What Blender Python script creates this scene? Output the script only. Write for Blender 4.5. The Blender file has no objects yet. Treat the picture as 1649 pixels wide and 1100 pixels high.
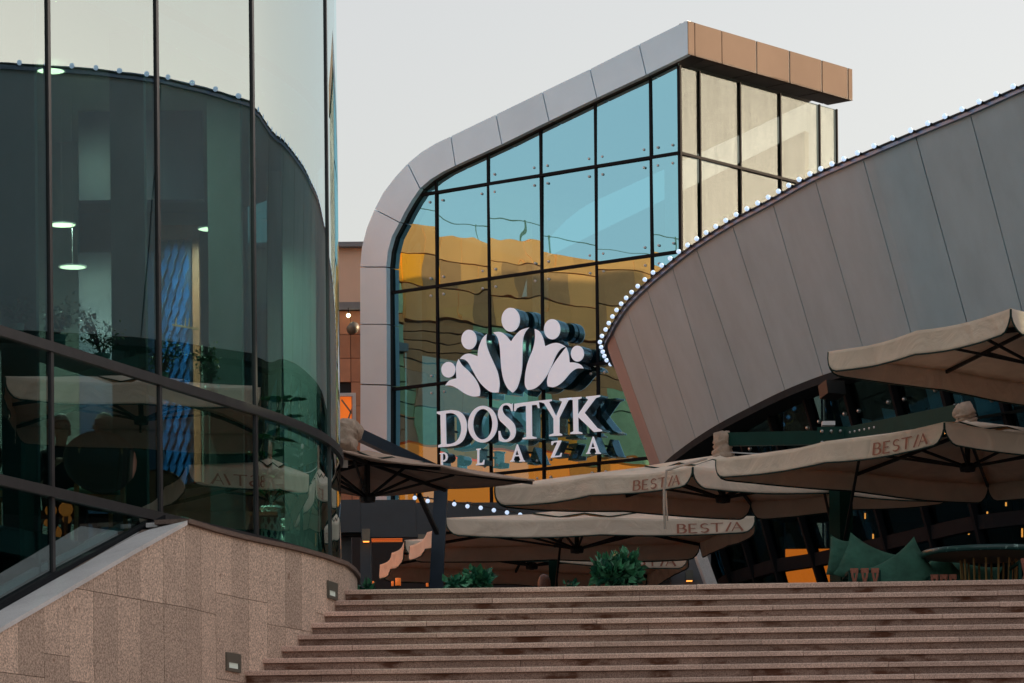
import bpy, bmesh, math, random
from mathutils import Vector, Matrix
random.seed(7)
R = math.radians
scene = bpy.context.scene
COL = scene.collection

# ------------------------------------------------------------------ camera
CAM_Z = 1.6
F = 6000.0; CX = 824.5; YH = 1500.0; ROLL = 0.0095
cd = bpy.data.cameras.new('camera'); cam = bpy.data.objects.new('camera', cd); COL.objects.link(cam)
cd.sensor_fit = 'HORIZONTAL'; cd.sensor_width = 36.0; cd.lens = 36.0 * F / 1649.0
cd.shift_y = (YH - 550.0) / 1649.0
cd.clip_start = 0.5; cd.clip_end = 3000
cr, sr = math.cos(ROLL), math.sin(ROLL)
cam.matrix_world = Matrix(((cr, sr, 0, 0), (0, 0, -1, 0), (-sr, cr, 0, CAM_Z), (0, 0, 0, 1)))
scene.camera = cam

# ------------------------------------------------------------------ sky, sun, exposure
SUN_EL, SUN_AZ = R(7.5), R(76.0)        # azimuth from +Y towards +X
world = bpy.data.worlds.new('World'); scene.world = world; world.use_nodes = True
wn = world.node_tree; bg = wn.nodes['Background']
sky = wn.nodes.new('ShaderNodeTexSky'); sky.sky_type = 'NISHITA'; sky.sun_disc = False
sky.sun_elevation = SUN_EL; sky.sun_rotation = SUN_AZ; sky.air_density = 1.0; sky.dust_density = 3.0; sky.ozone_density = 2.0
hs = wn.nodes.new('ShaderNodeHueSaturation'); hs.inputs['Saturation'].default_value = 0.42
wn.links.new(sky.outputs[0], hs.inputs['Color']); tn = wn.nodes.new('ShaderNodeVectorMath'); tn.operation = 'MULTIPLY'; tn.inputs[1].default_value = (1.11, 1.0, .915)
wn.links.new(hs.outputs[0], tn.inputs[0]); wn.links.new(tn.outputs[0], bg.inputs['Color'])
bg.inputs['Strength'].default_value = 0.15
sd = bpy.data.lights.new('sun', 'SUN'); sd.energy = 2.6; sd.angle = R(0.6); sd.color = (1.0, 0.66, 0.38)
sun = bpy.data.objects.new('sun', sd); COL.objects.link(sun); sun.location = (60, -6, 30)
sdir = Vector((math.sin(SUN_AZ) * math.cos(SUN_EL), math.cos(SUN_AZ) * math.cos(SUN_EL), math.sin(SUN_EL)))
sun.rotation_euler = sdir.to_track_quat('Z', 'Y').to_euler()
vs = scene.view_settings
vs.view_transform = 'Standard'; vs.look = 'None'; vs.gamma = 1.0; vs.use_curve_mapping = False
vs.exposure = 1.42
scene.render.engine = 'CYCLES'
scene.cycles.max_bounces = 10; scene.cycles.transparent_max_bounces = 24

# ------------------------------------------------------------------ projection helpers (photograph pixel -> point in the place)
def ray(px, py):
    a = (px - CX) / F; b = (YH - py) / F
    return (a * cr + b * sr, 1.0, -a * sr + b * cr)
def W(px, py, D):
    r = ray(px, py); return Vector((r[0] * D, D, CAM_Z + r[2] * D))
def Wz(px, py, z):                       # where the ray meets the level plane at world height z
    r = ray(px, py); D = (z - CAM_Z) / r[2]; return Vector((r[0] * D, D, z))
def Wp(px, py, P, n):                    # where the ray meets a vertical plane
    r = Vector(ray(px, py)); o = Vector((0, 0, CAM_Z)); t = (P - o).dot(n) / r.dot(n); return o + r * t

# ------------------------------------------------------------------ object helpers
WO = {}
def tag(o, label=None, cat=None, group=None, kind=None):
    if label: o['label'] = label
    if cat: o['category'] = cat
    if group: o['group'] = group
    if kind: o['kind'] = kind
    return o
def thing(name, loc, label, cat, group=None):
    o = bpy.data.objects.new(name, None); COL.objects.link(o); o.empty_display_size = 0.2
    o.location = loc; WO[o.name] = Vector(loc); return tag(o, label, cat, group)
def put(name, me, parent=None, origin=None):
    o = bpy.data.objects.new(name, me); COL.objects.link(o)
    if parent is not None:
        o.parent = parent
        pw = WO.get(parent.name, Vector((0, 0, 0)))
    else: pw = Vector((0, 0, 0))
    w = Vector(origin) if origin is not None else Vector((0, 0, 0))
    o.location = w - pw; WO[o.name] = w
    return o
def obj(name, verts, faces, mat, parent=None, smooth=False, uv=None):
    """world-space verts; the object's origin goes to the middle of its foot"""
    vv = [Vector(v) for v in verts]
    if parent is None:
        c = Vector((sum(v.x for v in vv) / len(vv), sum(v.y for v in vv) / len(vv), min(v.z for v in vv)))
    else: c = sum(vv, Vector()) / len(vv)
    me = bpy.data.meshes.new(name); me.from_pydata([tuple(v - c) for v in vv], [], faces); me.materials.append(mat)
    if smooth: me.polygons.foreach_set('use_smooth', [True] * len(me.polygons))
    me.update()
    return put(name, me, parent, c)
class MB:
    def __init__(s): s.v = []; s.f = []
    def add(s, vs, fs):
        b = len(s.v); s.v += [Vector(v) for v in vs]; s.f += [[b + i for i in f] for f in fs]; return s
    def box(s, c, size, rz=0.0, M=None):
        x, y, z = size[0] / 2, size[1] / 2, size[2] / 2
        m = Matrix.Rotation(rz, 3, 'Z') if M is None else M
        c = Vector(c)
        vs = [c + m @ Vector(p) for p in ((-x, -y, -z), (x, -y, -z), (x, y, -z), (-x, y, -z), (-x, -y, z), (x, -y, z), (x, y, z), (-x, y, z))]
        return s.add(vs, [(0, 3, 2, 1), (4, 5, 6, 7), (0, 1, 5, 4), (1, 2, 6, 5), (2, 3, 7, 6), (3, 0, 4, 7)])
    def beam(s, a, b, w, h, up=(0, 0, 1)):
        a = Vector(a); b = Vector(b); d = (b - a).normalized(); u = Vector(up)
        if abs(d.dot(u)) > 0.98: u = Vector((0, 1, 0))
        sd_ = d.cross(u).normalized(); u = sd_.cross(d).normalized()
        vs = []
        for p in (a, b):
            for i, j in ((-1, -1), (1, -1), (1, 1), (-1, 1)): vs.append(p + sd_ * (i * w / 2) + u * (j * h / 2))
        return s.add(vs, [(3, 2, 1, 0), (4, 5, 6, 7), (0, 1, 5, 4), (1, 2, 6, 5), (2, 3, 7, 6), (3, 0, 4, 7)])
    def tube(s, pts, r, n=8, cap=True):
        pts = [Vector(p) for p in pts]; rs = r if isinstance(r, (list, tuple)) else [r] * len(pts)
        b = len(s.v); prev = None
        for i, p in enumerate(pts):
            d = (pts[min(i + 1, len(pts) - 1)] - pts[max(i - 1, 0)]).normalized()
            u = Vector((0, 0, 1)) if abs(d.z) < 0.9 else Vector((1, 0, 0))
            if prev is not None: u = prev
            a1 = d.cross(u).normalized(); a2 = a1.cross(d).normalized(); prev = a2
            for k in range(n):
                t = 2 * math.pi * k / n; s.v.append(p + (a1 * math.cos(t) + a2 * math.sin(t)) * rs[i])
        for i in range(len(pts) - 1):
            for k in range(n):
                k2 = (k + 1) % n; s.f.append([b + i * n + k, b + i * n + k2, b + (i + 1) * n + k2, b + (i + 1) * n + k])
        if cap:
            s.f.append([b + k for k in range(n)][::-1]); s.f.append([b + (len(pts) - 1) * n + k for k in range(n)])
        return s
    def lathe(s, c, prof, n=20, ax=None):
        c = Vector(c); b = len(s.v)
        m = Matrix.Identity(3) if ax is None else Vector(ax).to_track_quat('Z', 'Y').to_matrix()
        for r_, z in prof:
            for k in range(n):
                t = 2 * math.pi * k / n; s.v.append(c + m @ Vector((r_ * math.cos(t), r_ * math.sin(t), z)))
        for i in range(len(prof) - 1):
            for k in range(n):
                k2 = (k + 1) % n; s.f.append([b + i * n + k, b + i * n + k2, b + (i + 1) * n + k2, b + (i + 1) * n + k])
        return s
    def ball(s, c, r_, n=10, m=6, sc=(1, 1, 1)):
        c = Vector(c); b = len(s.v)
        for i in range(m + 1):
            ph = math.pi * i / m
            for k in range(n):
                t = 2 * math.pi * k / n
                s.v.append(c + Vector((r_ * sc[0] * math.sin(ph) * math.cos(t), r_ * sc[1] * math.sin(ph) * math.sin(t), -r_ * sc[2] * math.cos(ph))))
        for i in range(m):
            for k in range(n):
                k2 = (k + 1) % n; s.f.append([b + i * n + k, b + i * n + k2, b + (i + 1) * n + k2, b + (i + 1) * n + k])
        return s
    def prism(s, poly, off):
        """closed polygon (list of Vectors) extruded by off"""
        n = len(poly); off = Vector(off); poly = [Vector(p) for p in poly]
        return s.add(poly + [p + off for p in poly], [list(range(n))[::-1], [n + i for i in range(n)]] + [[i, (i + 1) % n, n + (i + 1) % n, n + i] for i in range(n)])
    def build(s, name, mat, parent=None, smooth=False): return obj(name, s.v, s.f, mat, parent, smooth)
def copy_tree(o, parent=None):
    c = o.copy(); COL.objects.link(c); c.parent = parent
    for ch in o.children: copy_tree(ch, c)
    return c
def lerp(a, b, t): return a + (b - a) * t

# ------------------------------------------------------------------ materials
def newmat(name):
    m = bpy.data.materials.new(name); m.use_nodes = True; nt = m.node_tree
    return m, nt, nt.nodes['Principled BSDF']
def N(nt, t, **kw):
    n = nt.nodes.new(t)
    for k, v in kw.items():
        if k.startswith('_'): setattr(n, k[1:], v)
        else: n.inputs[k.replace('0', ' ')].default_value = v
    return n
def surf(name, col, rough=0.7, metal=0.0, var=0.12, scale=6.0, bump=0.0, bscale=40.0, objvar=0.0, spec=0.5, stretch=(1, 1, 1), coords='pos', emis=None, estr=0.0, col2=None, thr=None):
    m, nt, p = newmat(name); L = nt.links.new
    geo = N(nt, 'ShaderNodeNewGeometry'); mp = N(nt, 'ShaderNodeMapping'); mp.inputs['Scale'].default_value = stretch
    L(geo.outputs['Position'], mp.inputs['Vector'])
    no = N(nt, 'ShaderNodeTexNoise'); no.inputs['Scale'].default_value = scale; no.inputs['Detail'].default_value = 6; no.inputs['Roughness'].default_value = 0.6
    L(mp.outputs[0], no.inputs['Vector'])
    rmp = N(nt, 'ShaderNodeMapRange'); rmp.inputs['From Min'].default_value = 0.3; rmp.inputs['From Max'].default_value = 0.7
    rmp.inputs['To Min'].default_value = 1 - var; rmp.inputs['To Max'].default_value = 1 + var
    L(no.outputs['Fac'], rmp.inputs['Value'])
    val = rmp.outputs[0]
    if objvar:
        oi = N(nt, 'ShaderNodeObjectInfo'); m2 = N(nt, 'ShaderNodeMapRange'); m2.inputs['To Min'].default_value = 1 - objvar; m2.inputs['To Max'].default_value = 1 + objvar
        L(oi.outputs['Random'], m2.inputs['Value']); mu = N(nt, 'ShaderNodeMath', _operation='MULTIPLY'); L(val, mu.inputs[0]); L(m2.outputs[0], mu.inputs[1]); val = mu.outputs[0]
    base = None
    if col2:
        mx = N(nt, 'ShaderNodeMix', _data_type='RGBA'); mx.inputs['A'].default_value = (*col, 1); mx.inputs['B'].default_value = (*col2, 1)
        n2 = N(nt, 'ShaderNodeTexNoise'); n2.inputs['Scale'].default_value = scale * 0.35; n2.inputs['Detail'].default_value = 5; L(mp.outputs[0], n2.inputs['Vector'])
        r2 = N(nt, 'ShaderNodeMapRange'); r2.inputs['From Min'].default_value = (thr or 0.5); r2.inputs['From Max'].default_value = (thr or 0.5) + 0.12
        L(n2.outputs['Fac'], r2.inputs['Value']); L(r2.outputs[0], mx.inputs['Factor']); base = mx.outputs['Result']
    vm = N(nt, 'ShaderNodeVectorMath', _operation='SCALE')
    if base: L(base, vm.inputs[0])
    else: vm.inputs[0].default_value = col
    L(val, vm.inputs['Scale']); L(vm.outputs[0], p.inputs['Base Color'])
    p.inputs['Roughness'].default_value = rough; p.inputs['Metallic'].default_value = metal; p.inputs['Specular IOR Level'].default_value = spec
    if bump:
        nb = N(nt, 'ShaderNodeTexNoise'); nb.inputs['Scale'].default_value = bscale; nb.inputs['Detail'].default_value = 4; L(geo.outputs['Position'], nb.inputs['Vector'])
        bp = N(nt, 'ShaderNodeBump'); bp.inputs['Strength'].default_value = 1; bp.inputs['Distance'].default_value = bump; L(nb.outputs['Fac'], bp.inputs['Height']); L(bp.outputs[0], p.inputs['Normal'])
    if emis: p.inputs['Emission Color'].default_value = (*emis, 1); p.inputs['Emission Strength'].default_value = estr
    return m
def glow(name, col, s): 
    m, nt, p = newmat(name); p.inputs['Base Color'].default_value = (*[min(c, .8) for c in col], 1); p.inputs['Emission Color'].default_value = (*col, 1); p.inputs['Emission Strength'].default_value = s; return m
def glass(name, trans, refl, f0, wave=0.004, wscale=0.8, power=4.0, top=0.95, dirt=None):
    m, nt, p = newmat(name); L = nt.links.new; nt.nodes.remove(p); out = nt.nodes['Material Output']
    tr = N(nt, 'ShaderNodeBsdfTransparent'); gl = N(nt, 'ShaderNodeBsdfGlossy'); gl.inputs['Roughness'].default_value = 0.0; gl.inputs['Color'].default_value = (*refl, 1)
    geo = N(nt, 'ShaderNodeNewGeometry')
    no = N(nt, 'ShaderNodeTexNoise'); no.inputs['Scale'].default_value = wscale; no.inputs['Detail'].default_value = 1.5; no.inputs['Distortion'].default_value = 0.4
    # every pane has its own slight warp
    oi = N(nt, 'ShaderNodeObjectInfo'); va = N(nt, 'ShaderNodeVectorMath', _operation='ADD'); sc = N(nt, 'ShaderNodeVectorMath', _operation='SCALE'); sc.inputs[0].default_value = (9, 5, 7)
    L(oi.outputs['Random'], sc.inputs['Scale']); L(geo.outputs['Position'], va.inputs[0]); L(sc.outputs[0], va.inputs[1]); L(va.outputs[0], no.inputs['Vector'])
    bp = N(nt, 'ShaderNodeBump'); bp.inputs['Strength'].default_value = 1; bp.inputs['Distance'].default_value = wave; L(no.outputs['Fac'], bp.inputs['Height']); L(bp.outputs[0], gl.inputs['Normal'])
    dt = N(nt, 'ShaderNodeVectorMath', _operation='DOT_PRODUCT'); L(geo.outputs['Incoming'], dt.inputs[0]); L(geo.outputs['Normal'], dt.inputs[1])
    ab = N(nt, 'ShaderNodeMath', _operation='ABSOLUTE'); L(dt.outputs['Value'], ab.inputs[0])
    om = N(nt, 'ShaderNodeMath', _operation='SUBTRACT'); om.inputs[0].default_value = 1; L(ab.outputs[0], om.inputs[1])
    pw = N(nt, 'ShaderNodeMath', _operation='POWER'); L(om.outputs[0], pw.inputs[0]); pw.inputs[1].default_value = power
    mr = N(nt, 'ShaderNodeMapRange'); mr.inputs['To Min'].default_value = f0; mr.inputs['To Max'].default_value = top; L(pw.outputs[0], mr.inputs['Value'])
    fb = N(nt, 'ShaderNodeMath', _operation='SUBTRACT'); fb.inputs[0].default_value = 1; L(geo.outputs['Backfacing'], fb.inputs[1])
    fac = N(nt, 'ShaderNodeMath', _operation='MULTIPLY'); L(mr.outputs[0], fac.inputs[0]); L(fb.outputs[0], fac.inputs[1])
    tc = N(nt, 'ShaderNodeMix', _data_type='RGBA'); tc.inputs['A'].default_value = (*trans, 1); tc.inputs['B'].default_value = (1, 1, 1, 1)
    L(geo.outputs['Backfacing'], tc.inputs['Factor']); L(tc.outputs['Result'], tr.inputs['Color'])
    mx = N(nt, 'ShaderNodeMixShader'); L(fac.outputs[0], mx.inputs[0]); L(tr.outputs[0], mx.inputs[1]); L(gl.outputs[0], mx.inputs[2])
    last = mx
    if dirt:
        df = N(nt, 'ShaderNodeBsdfDiffuse'); df.inputs['Color'].default_value = (0.5, 0.47, 0.42, 1)
        mp = N(nt, 'ShaderNodeMapping'); mp.inputs['Scale'].default_value = (5, 5, 0.35); L(geo.outputs['Position'], mp.inputs['Vector'])
        n3 = N(nt, 'ShaderNodeTexNoise'); n3.inputs['Scale'].default_value = 2.5; n3.inputs['Detail'].default_value = 5; L(mp.outputs[0], n3.inputs['Vector'])
        r3 = N(nt, 'ShaderNodeMapRange'); r3.inputs['From Min'].default_value = 0.4; r3.inputs['From Max'].default_value = 0.8; r3.inputs['To Max'].default_value = dirt; L(n3.outputs['Fac'], r3.inputs['Value'])
        m2 = N(nt, 'ShaderNodeMath', _operation='MULTIPLY'); L(r3.outputs[0], m2.inputs[0]); L(fb.outputs[0], m2.inputs[1])
        last = N(nt, 'ShaderNodeMixShader'); L(m2.outputs[0], last.inputs[0]); L(mx.outputs[0], last.inputs[1]); L(df.outputs[0], last.inputs[2])
    L(last.outputs[0], out.inputs['Surface'])
    return m
def cloth(name, col, tcol, tl=0.3):
    m, nt, p = newmat(name); L = nt.links.new; out = nt.nodes['Material Output']
    p.inputs['Base Color'].default_value = (*col, 1); p.inputs['Roughness'].default_value = 0.85; p.inputs['Specular IOR Level'].default_value = 0.2
    geo = N(nt, 'ShaderNodeNewGeometry'); no = N(nt, 'ShaderNodeTexNoise'); no.inputs['Scale'].default_value = 2.2; no.inputs['Detail'].default_value = 5; no.inputs['Distortion'].default_value = 1.2
    L(geo.outputs['Position'], no.inputs['Vector'])
    bp = N(nt, 'ShaderNodeBump'); bp.inputs['Distance'].default_value = 0.06; bp.inputs['Strength'].default_value = 0.8; L(no.outputs['Fac'], bp.inputs['Height']); L(bp.outputs[0], p.inputs['Normal'])
    rm = N(nt, 'ShaderNodeMapRange'); rm.inputs['To Min'].default_value = 0.75; rm.inputs['To Max'].default_value = 1.2; L(no.outputs['Fac'], rm.inputs['Value'])
    vm = N(nt, 'ShaderNodeVectorMath', _operation='SCALE'); vm.inputs[0].default_value = col; L(rm.outputs[0], vm.inputs['Scale']); L(vm.outputs[0], p.inputs['Base Color'])
    t = N(nt, 'ShaderNodeBsdfTranslucent'); t.inputs['Color'].default_value = (*tcol, 1)
    mx = N(nt, 'ShaderNodeMixShader'); mx.inputs[0].default_value = tl; L(p.outputs[0], mx.inputs[1]); L(t.outputs[0], mx.inputs[2]); L(mx.outputs[0], out.inputs['Surface'])
    return m
def stone(name, base, dark, stain=None, objvar=0.14, speck=90.0, stain_thr=0.56, wear=0.15):
    m, nt, p = newmat(name); L = nt.links.new
    geo = N(nt, 'ShaderNodeNewGeometry'); pos = geo.outputs['Position']
    n1 = N(nt, 'ShaderNodeTexNoise'); n1.inputs['Scale'].default_value = speck; n1.inputs['Detail'].default_value = 3; n1.inputs['Roughness'].default_value = 0.8; L(pos, n1.inputs['Vector'])
    r1 = N(nt, 'ShaderNodeMapRange'); r1.inputs['From Min'].default_value = 0.38; r1.inputs['From Max'].default_value = 0.62; L(n1.outputs['Fac'], r1.inputs['Value'])
    mx = N(nt, 'ShaderNodeMix', _data_type='RGBA'); mx.inputs['A'].default_value = (*dark, 1); mx.inputs['B'].default_value = (*base, 1); L(r1.outputs[0], mx.inputs['Factor'])
    n2 = N(nt, 'ShaderNodeTexNoise'); n2.inputs['Scale'].default_value = 1.3; n2.inputs['Detail'].default_value = 7; n2.inputs['Roughness'].default_value = 0.65; L(pos, n2.inputs['Vector'])
    r2 = N(nt, 'ShaderNodeMapRange'); r2.inputs['From Min'].default_value = 0.3; r2.inputs['From Max'].default_value = 0.7; r2.inputs['To Min'].default_value = 1 - wear; r2.inputs['To Max'].default_value = 1 + wear; L(n2.outputs['Fac'], r2.inputs['Value'])
    oi = N(nt, 'ShaderNodeObjectInfo'); r3 = N(nt, 'ShaderNodeMapRange'); r3.inputs['To Min'].default_value = 1 - objvar; r3.inputs['To Max'].default_value = 1 + objvar; L(oi.outputs['Random'], r3.inputs['Value'])
    mu = N(nt, 'ShaderNodeMath', _operation='MULTIPLY'); L(r2.outputs[0], mu.inputs[0]); L(r3.outputs[0], mu.inputs[1])
    vm = N(nt, 'ShaderNodeVectorMath', _operation='SCALE'); L(mx.outputs['Result'], vm.inputs[0]); L(mu.outputs[0], vm.inputs['Scale'])
    last = vm.outputs[0]
    if stain:
        mp = N(nt, 'ShaderNodeMapping'); mp.inputs['Scale'].default_value = (0.55, 2.3, 1.5); L(pos, mp.inputs['Vector'])
        n4 = N(nt, 'ShaderNodeTexNoise'); n4.inputs['Scale'].default_value = 4.2; n4.inputs['Detail'].default_value = 4; n4.inputs['Roughness'].default_value = 0.55; L(mp.outputs[0], n4.inputs['Vector'])
        r4 = N(nt, 'ShaderNodeMapRange'); r4.inputs['From Min'].default_value = stain_thr; r4.inputs['From Max'].default_value = stain_thr + 0.11; r4.inputs['To Max'].default_value = 0.9; L(n4.outputs['Fac'], r4.inputs['Value'])
        m4 = N(nt, 'ShaderNodeMix', _data_type='RGBA'); m4.inputs['B'].default_value = (*stain, 1); L(r4.outputs[0], m4.inputs['Factor']); L(last, m4.inputs['A']); last = m4.outputs['Result']
    L(last, p.inputs['Base Color']); p.inputs['Roughness'].default_value = 0.75; p.inputs['Specular IOR Level'].default_value = 0.3
    bp = N(nt, 'ShaderNodeBump'); bp.inputs['Distance'].default_value = 0.003; L(n1.outputs['Fac'], bp.inputs['Height']); L(bp.outputs[0], p.inputs['Normal'])
    return m
M = dict(
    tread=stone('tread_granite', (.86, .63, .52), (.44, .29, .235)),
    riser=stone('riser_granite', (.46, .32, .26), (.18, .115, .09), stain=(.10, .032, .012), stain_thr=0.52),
    wall=stone('wall_granite', (.88, .69, .56), (.32, .23, .18), objvar=0.16, speck=58, wear=0.12, stain=(.24, .13, .08), stain_thr=0.69),
    cap=stone('cap_granite', (.24, .17, .14), (.12, .085, .07), objvar=.05),
    ledge=stone('ledge_granite', (.80, .79, .79), (.60, .60, .60), objvar=.06, speck=110),
    pave=surf('paving', (.11, .105, .10), .8, var=.2, scale=3),
    hull=surf('hull_panel', (.345, .48, .55), .48, metal=0.0, var=.075, scale=2.2, stretch=(1, 1, .45), objvar=.035, spec=.3, bump=.012, bscale=.9),
    hullnose=surf('hull_nose_panel', (.36, .33, .34), .42, var=.05, scale=1.2, spec=.35),
    joint=surf('dark_joint', (.015, .016, .018), .8, var=.1),
    coping=surf('coping_metal', (.16, .21, .30), .35, metal=.6, var=.1),
    lip=surf('dark_lip', (.020, .026, .030), .8, var=.15, spec=.08),
    frameg=surf('frame_panel', (.53, .72, .85), .4, metal=.1, var=.05, scale=1.0, objvar=.03, spec=.5),
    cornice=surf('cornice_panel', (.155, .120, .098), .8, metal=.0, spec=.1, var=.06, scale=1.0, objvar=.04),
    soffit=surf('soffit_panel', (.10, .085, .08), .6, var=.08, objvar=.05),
    brass=surf('joint_strip', (.90, .80, .66), .6, var=.1),
    mull=surf('mullion_metal', (.035, .034, .037), .45, metal=.2, var=.2, scale=8),
    mullb=surf('facade_mullion', (.010, .012, .015), .7, var=.1, spec=.08),
    mossy=surf('green_brown_tile', (.34, .40, .22), .6, var=.15, objvar=.12),
    greenpanel=surf('green_panel', (.40, .56, .38), .35, var=.15, objvar=.2, scale=2),
    fin=surf('interior_fin', (.10, .16, .14), .6, var=.06),
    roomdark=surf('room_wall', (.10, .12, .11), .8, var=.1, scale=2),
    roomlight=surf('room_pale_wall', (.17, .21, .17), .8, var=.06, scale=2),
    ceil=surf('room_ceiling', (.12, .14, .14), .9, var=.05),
    bluerefl=surf('blue_reflection', (.28, .62, .78), .7, var=.12, scale=1.5, objvar=.25),  # pale blue boards standing in for reflections in the pavilion glass
    navy=surf('navy_panel', (.012, .025, .06), .35, var=.2),
    bluetile=surf('blue_tile', (.012, .055, .17), .12, var=.15, objvar=.35, spec=.8),
    grout=surf('tile_edge', (.16, .30, .45), .5, var=.1),
    wood=surf('brown_wood', (.22, .075, .03), .5, var=.25, scale=5, stretch=(6, 6, .6)),
    woodlt=surf('oak_wood', (.60, .27, .11), .5, var=.2, scale=5, stretch=(6, 6, .6)),
    darkfab=surf('dark_chair_shell', (.14, .065, .035), .6, var=.15),
    greenseat=surf('green_seat', (.22, .48, .40), .8, var=.1),
    cushion=surf('green_velvet', (.035, .115, .082), .9, var=.3, scale=4, bump=.05, bscale=4),
    rope=surf('terracotta_rope', (.34, .12, .08), .8, var=.2, scale=30),
    tabletop=surf('terrazzo_top', (.012, .055, .052), .3, var=.1, col2=(.35, .55, .5), thr=.62, scale=60),
    tableunder=surf('table_underside', (.16, .10, .07), .6, var=.1),
    tableleg=surf('brass_leg', (.30, .17, .07), .35, metal=.7, var=.1),
    green=surf('green_steel', (.003, .036, .028), .5, var=.12, scale=6, spec=.15),
    navysteel=surf('navy_steel', (.012, .026, .045), .4, var=.15, scale=6),
    black=surf('black_metal', (.008, .008, .009), .55, var=.1),
    steel=surf('bolt_steel', (.5, .5, .5), .3, metal=1, var=.1),
    canvas=cloth('canvas', (.90, .76, .62), (.85, .42, .14), .12),
    canvas2=cloth('canvas_tan', (.58, .42, .33), (.34, .17, .10), .14),
    hood=surf('hood_cloth', (.42, .32, .25), .9, var=.2, scale=9, bump=.05, bscale=9),
    print=surf('printed_letters', (.44, .17, .11), .8, var=.15, scale=12),
    trim=surf('green_trim', (.010, .035, .028), .8, var=.1),
    cord=surf('cord', (.55, .47, .40), .8, var=.1),
    pot=surf('green_pot', (.07, .22, .17), .6, var=.15, bump=.01, bscale=50),
    planter=surf('mint_planter', (.40, .60, .50), .6, var=.06),
    planterhole=surf('planter_dark', (.02, .05, .06), .7, var=.1),
    soil=surf('soil', (.03, .02, .015), .9),
    leaf=surf('leaf', (.030, .115, .045), .5, var=.35, scale=20, objvar=.15),
    leafy=surf('young_leaf', (.05, .20, .10), .4, var=.5, scale=22),
    leafb=surf('bush_leaf', (.014, .105, .062), .45, var=.45, scale=26),
    stem=surf('stem', (.06, .045, .025), .8),
    signface=surf('sign_white_face', (.70, .82, .93), .35, var=.02, emis=(.75, .85, 1), estr=.10),
    signside=surf('sign_steel_side', (.30, .36, .42), .22, metal=.85, var=.1),
    terra=surf('terracotta_tile', (.50, .24, .14), .7, var=.12, scale=3, objvar=.14),
    beige=surf('beige_render', (.62, .43, .32), .8, var=.05, scale=1),
    greypar=surf('grey_parapet', (.16, .17, .19), .5, var=.08),
    slate=surf('slate_panel', (.028, .042, .058), .45, var=.14, scale=2.5, objvar=.1),
    tan=surf('tan_panel', (.80, .31, .10), .55, var=.08, scale=1, objvar=.12),
    tan2=surf('brown_panel', (.50, .20, .08), .55, var=.1, objvar=.15),
    tanlit=surf('sunlit_tan_panel', (1.0, .30, .01), .5, var=.06, objvar=.1),  # tan panel with sunlit yellow put into its colour
    skin=surf('skin', (.45, .26, .19), .6, var=.05),
    hair=surf('brown_hair', (.14, .055, .032), .5, var=.4, scale=30, stretch=(6, 6, .7)),
    hairblack=surf('black_hair', (.015, .011, .010), .5, var=.3, scale=30),
    scarf=surf('grey_headscarf', (.20, .17, .155), .8, var=.15, scale=12),
    cloth1=surf('dark_jacket', (.025, .022, .022), .8, var=.2),
    cloth2=surf('grey_knit', (.17, .14, .12), .9, var=.2),
    concrete=surf('roof_membrane', (.3, .29, .28), .9, var=.1),
    white=surf('white_metal', (.6, .62, .65), .4, var=.06),
    housing=surf('lamp_housing', (.16, .155, .13), .45, metal=.3, var=.1),
    bulb=glow('bulb_glass', (.55, .72, 1.0), .32),
    warm=glow('warm_lamp', (1.0, .30, .05), 1.0),
    warmsoft=glow('warm_window', (1.0, .20, .02), .20),
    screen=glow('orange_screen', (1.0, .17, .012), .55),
    warmdim=glow('warm_glow_shade', (1.0, .22, .04), .14),
    led=glow('warm_strip', (1.0, .40, .10), 9.0),
    disc=glow('ceiling_disc', (1.0, .90, .50), 2.0),
    steplight=glow('step_light_lens', (.7, .78, .70), .06),
)
M['gtower'] = glass('tower_glass', (.20, .40, .42), (.86, .99, 1.0), .15, wave=.0020, wscale=.5, power=3.0, top=.95)
M['gtowercurve'] = M['gtower']
M['gface'] = glass('facade_glass', (.10, .32, .38), (.275, .53, .62), .68, wave=.016, wscale=.55, power=4.0)
M['gend'] = glass('end_glass', (.40, .42, .36), (.32, .33, .355), .46, wave=.005, wscale=.5, power=4.0, dirt=.13)
M['ghull'] = glass('pavilion_glass', (.34, .50, .55), (.13, .34, .46), .22, wave=.005, wscale=.6, power=3.0)
M['gwing'] = glass('wing_glass', (.10, .20, .14), (.55, .85, .65), .5, wave=.004)

# ================================================================== THE SETTING
ZL = 5.008                                # level of the terrace at the head of the stairs
def plane_sheet(name, x0, x1, y0, y1, z, mat, kind='structure'):
    return tag(obj(name, [(x0, y0, z), (x1, y0, z), (x1, y1, z), (x0, y1, z)], [(0, 1, 2, 3)], mat), kind=kind)
plane_sheet('ground', -1500, 1500, -1500, 1500, 0.0, M['pave'])
PSI = R(3.5); E = Vector((math.cos(PSI), -math.sin(PSI), 0)); Fd = Vector((math.sin(PSI), math.cos(PSI), 0))
P0 = Vector((-1.64, 37.0, 0)); TR = 0.37; RI = ZL / 36
def SP(u, d, z): p = P0 + E * u + Fd * d; return Vector((p.x, p.y, z))
# terrace (a thick slab behind the head of the stairs)
tb = MB()
poly = [SP(0.4, 0.05, ZL - .02), SP(15, 0.05, ZL - .02), Vector((60, 34, ZL - .02)), Vector((60, 150, ZL - .02)), Vector((-60, 150, ZL - .02)), Vector((-60, 44.2, ZL - .02)), Vector((-6.5, 44.2, ZL - .02)), Vector((-3.4, 43.0, ZL - .02)), Vector((-1.75, 40.2, ZL - .02)), Vector((-1.75, 38.0, ZL - .02))]
tb.prism([p - Vector((0, 0, ZL - .03)) for p in poly], (0, 0, ZL - .03))
tag(tb.build('terrace', M['pave']), kind='structure')

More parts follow.
